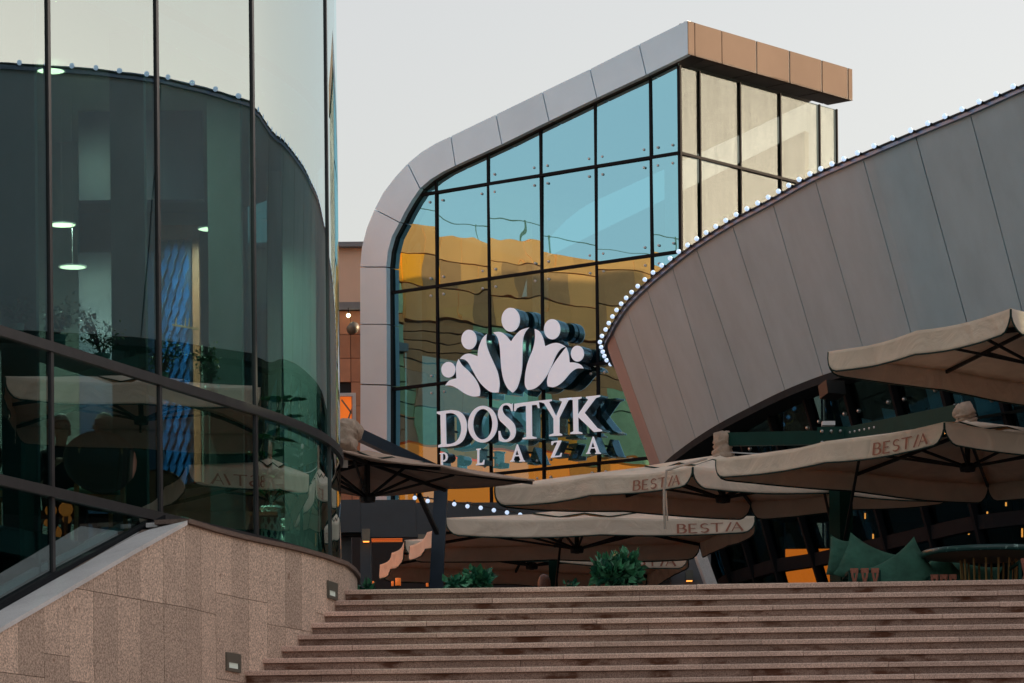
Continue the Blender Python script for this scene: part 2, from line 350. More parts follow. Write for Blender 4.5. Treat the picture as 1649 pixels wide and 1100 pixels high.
# ------------------------------------------------------------------ staircase, stone by stone
st = thing('staircase', SP(5, -TR * 36, 0), 'broad granite staircase with stained risers climbing to the terrace', 'staircase')
core = MB()
prof = []
for k in range(36):
    prof += [(-TR * k + .045, ZL - RI * k - .045), (-TR * k + .045, ZL - RI * (k + 1) - .045)]
prof += [(-TR * 35 + .045, -.02), (.3, -.02), (.3, ZL - .045)]
a_ = [SP(-5.0 if False else -.9, d, z) for d, z in prof]
core.prism(a_, E * 16.0)
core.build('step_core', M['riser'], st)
rng = random.Random(3)
def stone_box(name, u0, u1, d0, d1, z0, z1, mat, parent, jit=0.0):
    j = rng.uniform(-jit, jit)
    if name == 'tread_stone':        # worn, chamfered nosing
        vs = []
        for u in (u0, u1):
            for d, z in ((d0 + j, z0), (d0 + j, z1 - .010), (d0 + j + .009, z1), (d1, z1), (d1, z0)): vs.append(SP(u, d, z))
        return obj(name, vs, [(0, 1, 2, 3, 4), (9, 8, 7, 6, 5), (0, 5, 6, 1), (1, 6, 7, 2), (2, 7, 8, 3), (3, 8, 9, 4), (4, 9, 5, 0)], mat, parent)
    vs = [SP(u0, d0 + j, z0), SP(u1, d0 + j, z0), SP(u1, d1, z0), SP(u0, d1, z0), SP(u0, d0 + j, z1), SP(u1, d0 + j, z1), SP(u1, d1, z1), SP(u0, d1, z1)]
    return obj(name, vs, [(0, 3, 2, 1), (4, 5, 6, 7), (0, 1, 5, 4), (1, 2, 6, 5), (2, 3, 7, 6), (3, 0, 4, 7)], mat, parent)
for k in range(36):
    z = ZL - RI * k; d = -TR * k
    left = -.02 if k == 0 else -.10 - .155 * k
    if k < 12:
        u = left - .35 * (k > 0)
        while u < 8.4:
            w = rng.uniform(1.35, 2.3); w = 8.6 - u if 8.6 - u < w + .7 else w
            stone_box('tread_stone', u + .0025, u + w - .0025, d - .012, d + TR - .004, z - .046 + rng.uniform(-.002, .002), z + rng.uniform(-.002, .002), M['tread'], st, .003)
            u += w
        u = left - .35 * (k > 0)
        while u < 8.4:
            w = rng.uniform(.8, 1.7); w = 8.6 - u if 8.6 - u < w + .5 else w
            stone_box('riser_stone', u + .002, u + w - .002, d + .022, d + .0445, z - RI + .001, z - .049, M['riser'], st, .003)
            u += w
        stone_box('tread_stone', 8.605, 15, d - .012, d + TR - .004, z - .046, z, M['tread'], st)
    else:
        stone_box('tread_stone', -.9 - .15 * (k - 12), 15, d - .012, d + TR - .004, z - .046, z, M['tread'], st)

# ------------------------------------------------------------------ curved granite flank wall
WZ = 3.666 + CAM_Z
wall_plan = [(-2.05, 39.5), (-1.74, 39.25), (-1.60, 38.85), (-1.555, 38.3), (-1.575, 37.6), (-1.625, 37.0), (-1.71, 36.63), (-1.795, 36.26), (-1.905, 35.89), (-2.02, 35.52), (-2.16, 35.15),
             (-2.315, 34.78), (-2.462, 34.41), (-2.66, 33.8), (-2.86, 33.03), (-3.24, 32.1), (-3.66, 31.0), (-4.08, 29.9), (-5.05, 27.5), (-6.4, 24.2)]
def wall_top(D): return WZ if D > 33.03 else WZ - .378 * (33.03 - D)
def resample(pl, step):
    pts = [Vector((p[0], p[1], 0)) for p in pl]; out = [pts[0]]; acc = 0
    for a, b in zip(pts, pts[1:]):
        L_ = (b - a).length; n = max(1, round(L_ / step))
        for i in range(1, n + 1): out.append(a.lerp(b, i / n))
    return out
def normal_at(pts, i):
    d = (pts[min(i + 1, len(pts) - 1)] - pts[max(i - 1, 0)]).normalized(); return Vector((d.y, -d.x, 0))
# walk near-to-far gives outward normal to the right; the plan runs far-to-near so flip
wp = resample(wall_plan, 0.14)[::-1]
wn_ = [normal_at(wp, i) for i in range(len(wp))]
fw = thing('granite_flank_wall', (-2.9, 33.0, 0), 'curved speckled granite wall with sloping top left of the stairs', 'wall')
mb = MB(); n = len(wp)
for i, p in enumerate(wp):
    z = wall_top(p.y) - .06; q = p - wn_[i] * .06; q2 = p - wn_[i] * .42
    mb.v += [Vector((q.x, q.y, -.02)), Vector((q.x, q.y, z)), Vector((q2.x, q2.y, z)), Vector((q2.x, q2.y, -.02))]
for i in range(n - 1):
    for j in range(4):
        j2 = (j + 1) % 4; mb.f.append([i * 4 + j, i * 4 + j2, (i + 1) * 4 + j2, (i + 1) * 4 + j])
mb.f += [[0, 3, 2, 1], [(n - 1) * 4 + j for j in range(4)]]
mb.build('wall_core', M['cap'], fw)
levels = [WZ + .2, 4.50, 3.72, 2.9, 2.0, 1.0, 0.0]
i = 0; rng = random.Random(11)
while i < n - 1:
    i2 = min(i + 3, n - 1)
    off = rng.choice([0, 0, -.25, .2])
    lv = [levels[0]] + [l + off for l in levels[1:-1]] + [0]
    for a, b in zip(lv, lv[1:]):
        vs = []; pr = rng.uniform(-.0015, .0015)
        for k in range(i, i2 + 1):
            jj = .003 if k == i else (-.003 if k == i2 else 0); t = wall_top(wp[k].y) - .02; zt = min(a, t); zb_ = min(b, zt)
            for o_, zz in ((pr, zb_ + .0025), (pr, zt - .0025), (-.058, zt - .0025), (-.058, zb_ + .0025)):
                q = wp[k] + wn_[k] * o_ + Vector((-wn_[k].y, wn_[k].x, 0)) * jj; vs.append((q.x, q.y, zz))
        if max(min(a, wall_top(wp[k].y)) for k in (i, i2)) <= b + .02: continue
        m_ = i2 - i; fs = []
        for s_ in range(m_):
            for j in range(4):
                j2 = (j + 1) % 4; fs.append([s_ * 4 + j, s_ * 4 + j2, (s_ + 1) * 4 + j2, (s_ + 1) * 4 + j])
        fs += [[0, 3, 2, 1], [m_ * 4 + j for j in range(4)]]
        obj('granite_slab', vs, fs, M['wall'], fw)
    i = i2
def strip(name, A, B, th, mat, parent, label=None):
    """slab between two polylines, th thick downwards"""
    vs = []; m_ = len(A) - 1
    for a, b in zip(A, B): vs += [a, b, b - Vector((0, 0, th)), a - Vector((0, 0, th))]
    fs = []
    for s_ in range(m_):
        for j in range(4):
            j2 = (j + 1) % 4; fs.append([s_ * 4 + j, s_ * 4 + j2, (s_ + 1) * 4 + j2, (s_ + 1) * 4 + j])
    fs += [[0, 3, 2, 1], [m_ * 4 + j for j in range(4)]]
    o = obj(name, vs, fs, mat, parent)
    if label: o['label'] = label
    return o
idx = [k for k in range(n) if wp[k].y >= 33.0]
step = 9
for s_ in range(0, len(idx) - 1, step):
    ks = idx[s_:s_ + step + 1]
    A = [wp[k] + wn_[k] * .035 + Vector((0, 0, WZ + .022)) for k in ks]; B = [wp[k] - wn_[k] * .30 + Vector((0, 0, WZ + .022)) for k in ks]
    strip('coping_stone', A, B, .04, M['cap'], fw)

# ------------------------------------------------------------------ glass tower
tw = thing('curved_glass_tower', (-4.5, 38.0, 0), 'tall curved glass building with dark mullions on the left', 'building')
ZA = 5.013 + CAM_Z; ZB = 3.777 + CAM_Z; ZT = 10.2 + CAM_Z; ZTOP = 17.0
knots = [(-6.98, 23.3), (-6.207, 25.4), (-5.434, 27.5), (-4.661, 29.6), (-3.881, 31.72), (-3.145, 33.72), (-2.413, 35.71), (-1.82, 38.05), (-1.90, 40.25), (-2.95, 42.3), (-4.8, 43.6), (-7.2, 43.9), (-11, 43.9), (-15, 43.9)]
def tower_path(i):
    """points between knot i and i+1 (curved where the glass is)"""
    sub = {5: 1, 6: 14, 7: 14, 8: 12, 9: 10, 10: 8}.get(i, 1)
    pts = []
    for s_ in range(sub + 1):
        t = s_ / sub
        p0, p1, p2, p3 = [Vector((*knots[max(0, min(len(knots) - 1, i + o_))], 0)) for o_ in (-1, 0, 1, 2)]
        if sub == 1: pts.append(p1.lerp(p2, t)); continue
        if i == 6: p0 = p2 - (Vector((-2.413, 35.71, 0)) - Vector((-3.145, 33.72, 0))).normalized() * (p2 - p1).length * 2
        q = 0.5 * ((2 * p1) + (-p0 + p2) * t + (2 * p0 - 5 * p1 + 4 * p2 - p3) * t * t + (-p0 + 3 * p1 - 3 * p2 + p3) * t ** 3)
        pts.append(q)
    return pts
def zbot(D): return min(ZB - .03, ZB - .367 * (33.7 - D))
def pane(name, pts, z0f, z1, mat, parent, inset=.025, th=.022, side=1.0):
    m_ = len(pts) - 1; vs = []
    for k, p in enumerate(pts):
        nn = normal_at(pts, k) * side
        a = p; b = p - nn * th
        z0 = z0f(p.y) if callable(z0f) else z0f
        vs += [(a.x, a.y, z0), (a.x, a.y, z1), (b.x, b.y, z1), (b.x, b.y, z0)]
    fs = []
    for s_ in range(m_):
        for j in range(4):
            j2 = (j + 1) % 4; fs.append([s_ * 4 + j, (s_ + 1) * 4 + j, (s_ + 1) * 4 + j2, s_ * 4 + j2])
    fs += [[0, 1, 2, 3], [m_ * 4 + j for j in (3, 2, 1, 0)]]
    o = obj(name, vs, fs, mat, parent)
    if m_ > 1:
        for pl in o.data.polygons:
            if abs(pl.normal.z) < .5 and len(pl.vertices) == 4: pl.use_smooth = True
        try: o.data.set_sharp_from_angle(angle=R(40))
        except Exception: pass
    return o
for i in range(len(knots) - 1):
    pts = tower_path(i)
    low = i < 6
    if i <= 4: pane('glass_pane', pts, lambda D: zbot(D) + .0, ZB, M['gtower'], tw)
    else: pane('glass_pane', pts, ZL - .4, ZB, M['gtower'], tw)
    pane('glass_pane', pts, ZB, ZA, M['gtower'], tw)
    pane('glass_pane', pts, ZA, ZT, M['gtower'], tw)
    pane('glass_pane', pts, ZT, ZTOP, M['gtower'], tw)
    for z, h in ((ZB, .085), (ZA, .085), (ZT, .085), (ZTOP, .25)):
        A = [p + normal_at(pts, k) * .032 + Vector((0, 0, z + h / 2)) for k, p in enumerate(pts)]; B = [p - normal_at(pts, k) * .10 + Vector((0, 0, z + h / 2)) for k, p in enumerate(pts)]
        strip('transom', A, B, h, M['mull'], tw)
    if i <= 4:
        A = [p + normal_at(pts, k) * .05 + Vector((0, 0, zbot(p.y) + .05)) for k, p in enumerate(pts)]; B = [p - normal_at(pts, k) * .10 + Vector((0, 0, zbot(p.y) + .05)) for k, p in enumerate(pts)]
        strip('bottom_rail', A, B, .07, M['mullb'], tw)
        A = [p - normal_at(pts, k) * .12 + Vector((0, 0, zbot(p.y) + .10)) for k, p in enumerate(pts)]; B = [p - normal_at(pts, k) * .17 + Vector((0, 0, zbot(p.y) + .10)) for k, p in enumerate(pts)]
        if i == 4: A[-1] = A[0].lerp(A[-1], .84); B[-1] = B[0].lerp(B[-1], .84)
        strip('inner_sill', A, B, .06, M['ledge'], tw)
for i, kx in enumerate(knots):
    p = Vector((*kx, 0)); q = Vector((*knots[min(i + 1, len(knots) - 1)], 0)) - Vector((*knots[max(i - 1, 0)], 0)); q.normalize(); nn = Vector((q.y, -q.x, 0))
    z0 = zbot(p.y) if i <= 5 else ZL - .4
    mb = MB(); ang = math.atan2(q.y, q.x)
    mb.box((p.x - nn.x * .008, p.y - nn.y * .008, (z0 + ZTOP) / 2), (.050, .050, ZTOP - z0), ang)
    mb.build('mullion', M['mull'], tw)
    # deep pale fin standing behind the mullion
    if 3 <= i <= 8:
        mb = MB(); c = p - nn * (.10 + .19); mb.box((c.x, c.y, (z0 + 9.8) / 2 + .0), (.05, .34, 9.8 - z0 - .02), ang); mb.build('inner_fin', M['fin'], tw)
# ledge between wall and glass
lg_pts = [k for k in range(n) if wp[k].y <= 33.15]
def glass_x(D):
    for a, b in zip(knots, knots[1:]):
        if a[1] <= D <= b[1]: return lerp(a[0], b[0], (D - a[1]) / (b[1] - a[1]))
    return knots[0][0]
for s_ in range(0, len(lg_pts) - 1, 10):
    ks = lg_pts[s_:s_ + 11]
    A = []; B = []
    for k in ks:
        q = wp[k] + wn_[k] * .02; A.append(Vector((q.x, q.y, wall_top(wp[k].y) + .004)))
        D = wp[k].y + .17; B.append(Vector((glass_x(D) - .03, D, min(zbot(D) - .018, WZ + .09))))
    A[0] = A[0].lerp(A[1], .03) if s_ else A[0]; B[0] = B[0].lerp(B[1], .03) if s_ else B[0]
    strip('ledge_slab', A, B, .04, M['ledge'], fw)
A = []; B = []
for k in [k for k in range(n) if wp[k].y > 33.15 and wp[k].y < 39.3][::2]:
    q = wp[k] - wn_[k] * .31; A.append(Vector((q.x, q.y, WZ + .012))); q = wp[k] - wn_[k] * .42; B.append(Vector((q.x, q.y, WZ + .012)))
strip('ledge_slab', A, B, .04, M['ledge'], fw)
# floors, ceiling, partitions inside the tower
inner = []
for i in range(len(knots) - 1):
    pts = tower_path(i)
    for k, p in enumerate(pts[:-1]): inner.append(p - normal_at(pts, k) * .14)
inner.append(Vector((-15, 43.75, 0)))
def floor(name, z, h, mat, mn=-99, parent=tw):
    poly = [Vector((p.x, p.y, z - h)) for p in inner if p.y > mn] 
    poly = [Vector((-15, poly[0].y, z - h))] + poly
    mb = MB(); mb.prism(poly, (0, 0, h)); return mb.build(name, mat, parent)
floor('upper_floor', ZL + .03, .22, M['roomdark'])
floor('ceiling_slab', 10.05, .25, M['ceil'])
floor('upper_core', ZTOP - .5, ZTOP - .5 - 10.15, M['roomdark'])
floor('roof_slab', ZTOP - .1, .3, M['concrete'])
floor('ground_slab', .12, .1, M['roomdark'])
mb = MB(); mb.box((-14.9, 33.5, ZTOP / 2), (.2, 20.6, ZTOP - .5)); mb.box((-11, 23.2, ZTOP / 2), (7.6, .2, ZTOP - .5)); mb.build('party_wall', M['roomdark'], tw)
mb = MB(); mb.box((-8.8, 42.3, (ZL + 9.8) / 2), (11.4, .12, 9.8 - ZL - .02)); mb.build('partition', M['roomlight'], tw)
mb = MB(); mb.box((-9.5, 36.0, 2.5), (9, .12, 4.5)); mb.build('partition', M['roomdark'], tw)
def room_box(name, x0, x1, y0, y1, D, depth, mat, label=None):
    a = W(x0, y1, D); b = W(x1, y0, D); mb = MB(); mb.box(((a.x + b.x) / 2, D + depth / 2, (a.z + b.z) / 2), (b.x - a.x, depth, b.z - a.z))
    o = mb.build(name, mat, tw)
    if label: o['label'] = label
    return o
zf = ZL + .035
def room_wall(name, x0, x1, D, ztop, mat, label=None, z0=None):
    a = W(x0, 600, D); b = W(x1, 600, D); z0 = zf if z0 is None else z0; mb = MB(); mb.box(((a.x + b.x) / 2, D + .08, (z0 + ztop) / 2), (b.x - a.x, .16, ztop - z0))
    o = mb.build(name, mat, tw)
    if label: o['label'] = label
    return o
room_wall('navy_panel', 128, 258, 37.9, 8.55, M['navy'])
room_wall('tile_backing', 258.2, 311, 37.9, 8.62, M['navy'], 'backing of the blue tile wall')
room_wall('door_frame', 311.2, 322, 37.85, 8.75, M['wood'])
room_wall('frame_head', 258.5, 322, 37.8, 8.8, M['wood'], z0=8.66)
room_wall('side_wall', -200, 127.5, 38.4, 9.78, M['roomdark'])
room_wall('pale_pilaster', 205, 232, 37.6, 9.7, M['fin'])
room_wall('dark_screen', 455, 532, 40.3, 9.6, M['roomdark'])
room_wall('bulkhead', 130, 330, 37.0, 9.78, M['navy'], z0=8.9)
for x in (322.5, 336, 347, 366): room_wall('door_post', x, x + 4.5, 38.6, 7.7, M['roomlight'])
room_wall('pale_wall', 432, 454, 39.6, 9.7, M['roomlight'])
# blue scale tiles on the backing
tl = None; D = 37.86; tw_, thh = .075, .29
a = W(259, 600, D); b = W(310, 600, D); cnt = 0; z = zf + .02; row = 0
while z < 8.4:
    x = a.x + .04 + (tw_ / 2 if row % 2 else 0)
    while x < b.x - .03:
        if tl is None:
            vs = [(-.033, 0, .0), (0, -.012, -.13), (.033, 0, .0), (0, -.004, .13), (-.033, .02, .0), (0, .02, -.13), (.033, .02, .0), (0, .02, .13)]
            me = bpy.data.meshes.new('tile'); me.from_pydata(vs, [], [(0, 1, 2, 3), (7, 6, 5, 4), (0, 4, 5, 1), (1, 5, 6, 2), (2, 6, 7, 3), (3, 7, 4, 0)]); me.materials.append(M['bluetile']); me.materials.append(M['grout']); me.polygons[3].material_index = 1; me.polygons[2].material_index = 1; tl = me
        o = put('wall_tile', tl, tw, (x, D, z + .14)); o.rotation_euler = (0, R(9), 0); cnt += 1
        x += tw_
    z += .145; row += 1
# shelf behind the middle transom
for i in (3, 4, 5):
    pts = tower_path(i)
    A = [p - normal_at(pts, k) * .11 + Vector((0, 0, ZA + .05)) for k, p in enumerate(pts)]; B = [p - normal_at(pts, k) * .52 + Vector((0, 0, ZA + .05)) for k, p in enumerate(pts)]
    strip('plant_shelf', A, B, .035, M['roomdark'], tw)
# recessed ceiling lights
for px, py, lab in ((82, 111, 'round ceiling light nearest the top of the left glass'), (100, 359, 'round ceiling light above the potted plants at far left'), (117, 427, 'smallest and lowest round ceiling light at the left'), (340, 366, 'round ceiling light in the third glass bay')):
    p = Wz(px, py, 9.74)
    if p.y > 40: p = W(px, py, 36.4 + (px > 200) * .9)
    t = thing('ceiling_light', (p.x, p.y, p.z), lab, 'ceiling light', 'ceiling lights inside the glass tower')
    mb = MB(); mb.lathe(p + Vector((0, 0, -.02)), [(.0, 0), (.125, 0), (.125, .012), (0, .012)], 20); mb.build('light_disc', M['disc'], t)
    if p.z < 9.6: mb = MB(); mb.tube([p + Vector((0, 0, .02)), Vector((p.x, p.y, 9.8))], .003, 5); mb.build('hanging_rod', M['black'], t)
    ld = bpy.data.lights.new('ceiling_lamp', 'AREA'); ld.shape = 'DISK'; ld.size = .3; ld.energy = 34; ld.color = (1.0, .90, .66); lo = bpy.data.objects.new('ceiling_lamp_light', ld); COL.objects.link(lo); lo.parent = t; lo.location = (0, 0, -.05)
    mb = MB(); mb.lathe(p + Vector((0, 0, -.022)), [(.127, 0), (.140, 0), (.140, .014), (.127, .014), (.127, 0)], 20); mb.build('trim_ring', M['white'], t)

# ------------------------------------------------------------------ the sign-bearing glass building behind
nA = Vector((-.6057, -.7957, 0)).normalized(); dA = Vector((-.7957, .6057, 0)).normalized()
nB = Vector((.7625, -.647, 0)).normalized(); dB = Vector((.647, .7625, 0)).normalized()
C = W(1095, 250, 70.0); C.z = 0
hall = thing('glass_hall', (C.x, C.y, ZL), 'glass building with a curved grey metal frame and overhanging cornice', 'building')
PA = C; PA1 = C + nA * .2; PB = C; PB1 = C + nB * .36
def onA(px, py): return Wp(px, py, PA, nA)
def tz(p): return ((p - C).dot(dA), p.z)
def fromtz(t, z, off=0): q = C + dA * t + nA * off; return Vector((q.x, q.y, z))
def fromsz(s_, z, off=0): q = C + dB * s_ + nB * off; return Vector((q.x, q.y, z))
segs = [([(580, 1232), (580, 745)], [(623, 1232), (623, 745)]),
        ([(580, 745), (580.5, 620)], [(623, 745), (623, 621)]), ([(580.5, 618), (580, 523)], [(623, 619), (622.5, 523)]), ([(580, 521.5), (580, 431)], [(622.5, 521.5), (622, 431)]),
        ([(580, 429), (583, 398), (591, 367), (603, 338)], [(622, 429), (624.5, 405), (631, 381), (643, 359)]),
        ([(603.7, 336.6), (617, 311), (636, 286), (656, 264)], [(643.8, 357.6), (651, 343), (662, 324), (675.5, 304)]),
        ([(657.2, 262.8), (679, 245), (702, 231), (725.3, 220)], [(677, 302.6), (693, 289), (712, 277), (732.6, 267)]),
        ([(726.8, 219.3), (798, 185)], [(734, 266.3), (807.2, 232.6)]), ([(799.5, 184.3), (872.8, 148.6)], [(808.7, 232), (883.3, 195.3)]),
        ([(874.3, 148), (949.3, 112)], [(884.8, 194.6), (960.3, 158)]), ([(950.8, 111.2), (1028.3, 72)], [(961.8, 157.3), (1039.8, 120.6)]),
        ([(1029.8, 71.2), (1107, 33)], [(1041.3, 119.9), (1107.6, 87)])]
for so, si in segs:
    po = [Wp(x, y, PA1, nA) for x, y in so] + [Wp(x, y, PA1, nA) for x, y in si][::-1]
    MB().prism(po, -nA * .12).build('frame_panel', M['frameg'], hall)
# dark backing ring of the frame, a little inside
ro = [p for so, si in segs for p in so]; ri = [p for so, si in segs for p in si]
for a, b, c_, d_ in zip(ro, ro[1:], ri, ri[1:]): pass
mb = MB()
for so, si in segs:
    for k in range(len(so) - 1):
        q = [Wp(*so[k], PA1, nA), Wp(*so[k + 1], PA1, nA), Wp(*si[k + 1], PA1, nA), Wp(*si[k], PA1, nA)]
        c_ = sum(q, Vector()) / 4
        q = [v + (v - c_) * .006 - nA * .125 for v in q]
        mb.prism(q, -nA * .45)
mb.build('frame_core', M['joint'], hall)
outline = [tz(onA(*p)) for so, si in segs for p in si]
outline = [(t, z) for t, z in outline if t > .02]
e_ = tz(onA(1093, 103)); outline += [(0.0, e_[1] + .05), (0.0, ZL)]
outline[0] = (outline[0][0], ZL)
# mullions and transoms of the front
mx_ = [tz(onA(x, 440))[0] for x in (704, 788, 873, 961.5, 1050.5)]
zT = [onA(873, 282.5).z, onA(873, 437).z, onA(873, 597.5).z, onA(873, 755.5).z]
zT += [zT[-1] - 1.88, zT[-1] - 3.76]
left_t = max(t for t, z in outline); top_z = max(z for t, z in outline)
tcuts = [left_t + .1] + mx_ + [0.0]; zcuts = [top_z + .2] + zT + [ZL - .5]
def clip(poly, x0, x1, y0, y1):
    def cl(ps, inside, inter):
        out = []
        for i in range(len(ps)):
            a, b = ps[i], ps[(i + 1) % len(ps)]; ia, ib = inside(a), inside(b)
            if ia: out.append(a)
            if ia != ib: out.append(inter(a, b))
        return out
    def ix(v): return lambda a, b: (v, a[1] + (b[1] - a[1]) * (v - a[0]) / (b[0] - a[0]))
    def iy(v): return lambda a, b: (a[0] + (b[0] - a[0]) * (v - a[1]) / (b[1] - a[1]), v)
    for ins, it in ((lambda p: p[0] >= x0, ix(x0)), (lambda p: p[0] <= x1, ix(x1)), (lambda p: p[1] >= y0, iy(y0)), (lambda p: p[1] <= y1, iy(y1))):
        poly = cl(poly, ins, it)
        if len(poly) < 3: return []
    return poly
rng = random.Random(5)
fit = MB()
for i in range(len(tcuts) - 1):
    for j in range(len(zcuts) - 1):
        pl = clip(outline, tcuts[i + 1] + .012, tcuts[i] - .012, zcuts[j + 1] + .012, zcuts[j] - .012)
        if not pl: continue
        ar = abs(sum(pl[k][0] * pl[(k + 1) % len(pl)][1] - pl[(k + 1) % len(pl)][0] * pl[k][1] for k in range(len(pl)))) / 2
        if ar < .01: continue
        ct = sum(p[0] for p in pl) / len(pl); cz = sum(p[1] for p in pl) / len(pl)
        ta, tb_ = rng.uniform(-.012, .012), rng.uniform(-.010, .010)
        P = [fromtz(t, z, (t - ct) * ta + (z - cz) * tb_) for t, z in pl]
        nrm = (P[1] - P[0]).cross(P[2] - P[1])
        if sum(((P[k] - P[0]).cross(P[(k + 1) % len(P)] - P[0]) for k in range(1, len(P))), Vector()).dot(nA) > 0: P = P[::-1]
        MB().prism(P, -nA * .024).build('glass_pane', M['gface'], hall)
        if ar > 1.0:
            for tt in (tcuts[i + 1] + .16, tcuts[i] - .16):
                for zz in (zcuts[j + 1] + .17, zcuts[j] - .17):
                    zt_ = [p[1] for p in pl if abs(p[0] - tt) < .4]
                    if zt_ and min(zt_) - .01 <= zz <= max(zt_) - .08: fit.ball(fromtz(tt, zz, .012), .026, 8, 5)
fo = fit.build('glass_fixings', M['white'], hall, True); fo['kind'] = 'stuff'
for t in mx_:
    zt = max(p[1] for p in clip(outline, t - .02, t + .02, 0, 99)); mb = MB(); mb.beam(fromtz(t, ZL, .0), fromtz(t, zt, .0), .05, .05, up=nA); mb.build('mullion', M['mullb'], hall)
for z in zT:
    c_ = clip(outline, -1, 99, z - .02, z + .02)
    if not c_: continue
    t1 = max(p[0] for p in c_); mb = MB(); mb.beam(fromtz(t1, z, .0), fromtz(0, z, .0), .085, .055, up=(0, 0, 1)); mb.build('transom', M['mullb'], hall)
# right-hand end
s_end = (Wp(1348, 260, PB, nB) - C).dot(dB)
sc_ = [0.0] + [(Wp(x, y, PB, nB) - C).dot(dB) for x, y in ((1127, 190), (1192, 190), (1257, 240), (1320, 230))] + [s_end]
ztopB = Wp(1093, 105, PB, nB).z
def topB(s_): return ztopB
for i in range(len(sc_) - 1):
    for j in range(len(zcuts) - 1):
        z1 = min(zcuts[j], ztopB) if j else ztopB; z0 = zcuts[j + 1]
        if z0 >= z1: continue
        P = [fromsz(sc_[i] + .012, z0 + .012), fromsz(sc_[i + 1] - .012, z0 + .012), fromsz(sc_[i + 1] - .012, z1 - .012), fromsz(sc_[i] + .012, z1 - .012)]
        MB().prism(P, -nB * .024).build('glass_pane', M['gend'], hall)
for s_ in sc_:
    mb = MB(); mb.beam(fromsz(s_, ZL), fromsz(s_, ztopB), .035 if s_ else .05, .035 if s_ else .07, up=nB); mb.build('mullion', M['mullb'], hall)
for z in zT:
    mb = MB(); mb.beam(fromsz(.03, z), fromsz(s_end, z), .05, .05); mb.build('transom', M['mullb'], hall)
# cornice over the right-hand end
ca = Wp(1107.5, 33.5, PB1, nB); cb = Wp(1373, 113, PB1, nB); zc1 = ca.z; zc0 = Wp(1108, 87, PB1, nB).z
slen = (cb - ca).dot(dB); joints = [0] + [(Wp(x, 120, PB1, nB) - ca).dot(dB) for x in (1119.5, 1163, 1218, 1271, 1323, 1365)] + [slen]
def cor(s_, z, off=0): q = ca + dB * s_ + nB * off; return Vector((q.x, q.y, z))
for k in range(len(joints) - 1):
    a, b = joints[k] + .012, joints[k + 1] - .012
    bright = k >= 3
    if bright: a = joints[k] + .035
    MB().prism([cor(a, zc0), cor(b, zc0), cor(b, zc1), cor(a, zc1)], -nB * .1).build('cornice_panel', M['cornice'], hall)
    if bright: MB().prism([cor(joints[k] - .012, zc0 + .01, -.02), cor(joints[k] + .034, zc0 + .01, -.02), cor(joints[k] + .034, zc1 - .01, -.02), cor(joints[k] - .012, zc1 - .01, -.02)], -nB * .06).build('joint_strip', M['brass'], hall)
    # soffit panels below
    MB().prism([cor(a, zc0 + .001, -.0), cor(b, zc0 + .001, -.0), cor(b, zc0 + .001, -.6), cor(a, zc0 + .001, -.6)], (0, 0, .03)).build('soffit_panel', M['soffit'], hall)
MB().prism([cor(.01, zc0 + .04, -.11), cor(slen - .01, zc0 + .04, -.11), cor(slen - .01, zc1 - .02, -.11), cor(.01, zc1 - .02, -.11)], -nB * .10).build('cornice_core', M['joint'], hall)
# sloping roof sheet from the front frame backwards, and end wall
oo = [Wp(x, y, PA1, nA) for so, si in segs[3:] for x, y in so]
body = MB(); b0 = len(body.v); depth = slen - .95
for p in oo:
    q = p - nA * .58 - Vector((0, 0, .12)); body.v += [q, q + dB * depth, q + dB * depth - Vector((0, 0, .3)), q - Vector((0, 0, .3))]
for k in range(len(oo) - 1):
    for j in range(4):
        j2 = (j + 1) % 4; body.f.append([b0 + k * 4 + j, b0 + k * 4 + j2, b0 + (k + 1) * 4 + j2, b0 + (k + 1) * 4 + j])
body.build('roof_shell', M['concrete'], hall)
W_ = left_t
mb = MB(); mb.prism([fromtz(.3, ZL, -s_end + .3), fromtz(W_, ZL, -s_end + .3), fromtz(W_, zT[1] + 1.2, -s_end + .3), fromtz(.3, ztopB - .4, -s_end + .3)], -nA * .15); mb.build('rear_wall', M['roomdark'], hall)
for z in (zT[3] - .3, zT[1] - .45):
    mb = MB(); mb.prism([fromtz(.2, z, -1.6), fromtz(W_ - .3, z, -1.6), fromtz(W_ - .3, z, -s_end + .4), fromtz(.2, z, -s_end + .4)], (0, 0, .35)); mb.build('floor_slab', M['fin'], hall)
for t in (1.0, 4.2, 7.4):
    mb = MB(); q = fromtz(t, ZL, -1.2); mb.tube([q, Vector((q.x, q.y, zT[0] - .4 + (.6 if t < 2 else 0)))], .16, 12); mb.build('inner_column', M['white'], hall, True)

# ------------------------------------------------------------------ emblem and letters of the sign
sg = thing('mall_sign', tuple(fromtz(4.5, zT[3], 1.0)), 'large white emblem and steel letters reading DOSTYK PLAZA on the glass front', 'sign')
PS = C + nA * .40
def S(x, y): return Wp(700 + x / 3.667, 480 + y / 3.667, PS, nA)
def smooth_closed(pts, corners, sub=6):
    """Catmull-Rom through pts; indices in corners stay sharp"""
    n_ = len(pts); out = []
    for i in range(n_):
        p0, p1, p2, p3 = pts[i - 1], pts[i], pts[(i + 1) % n_], pts[(i + 2) % n_]
        if i in corners: p0 = p1
        if (i + 1) % n_ in corners: p3 = p2
        for k in range(sub):
            t = k / sub
            out.append(tuple(0.5 * ((2 * b) + (-a + c_) * t + (2 * a - 5 * b + 4 * c_ - d_) * t * t + (-a + 3 * b - 3 * c_ + d_) * t ** 3) for a, b, c_, d_ in zip(p0, p1, p2, p3)))
    return out
def ellipse(cx, cy, rx, ry, n_=28, ph=0): return [(cx + rx * math.cos(2 * math.pi * k / n_), cy + ry * math.sin(2 * math.pi * k / n_)) for k in range(n_)]
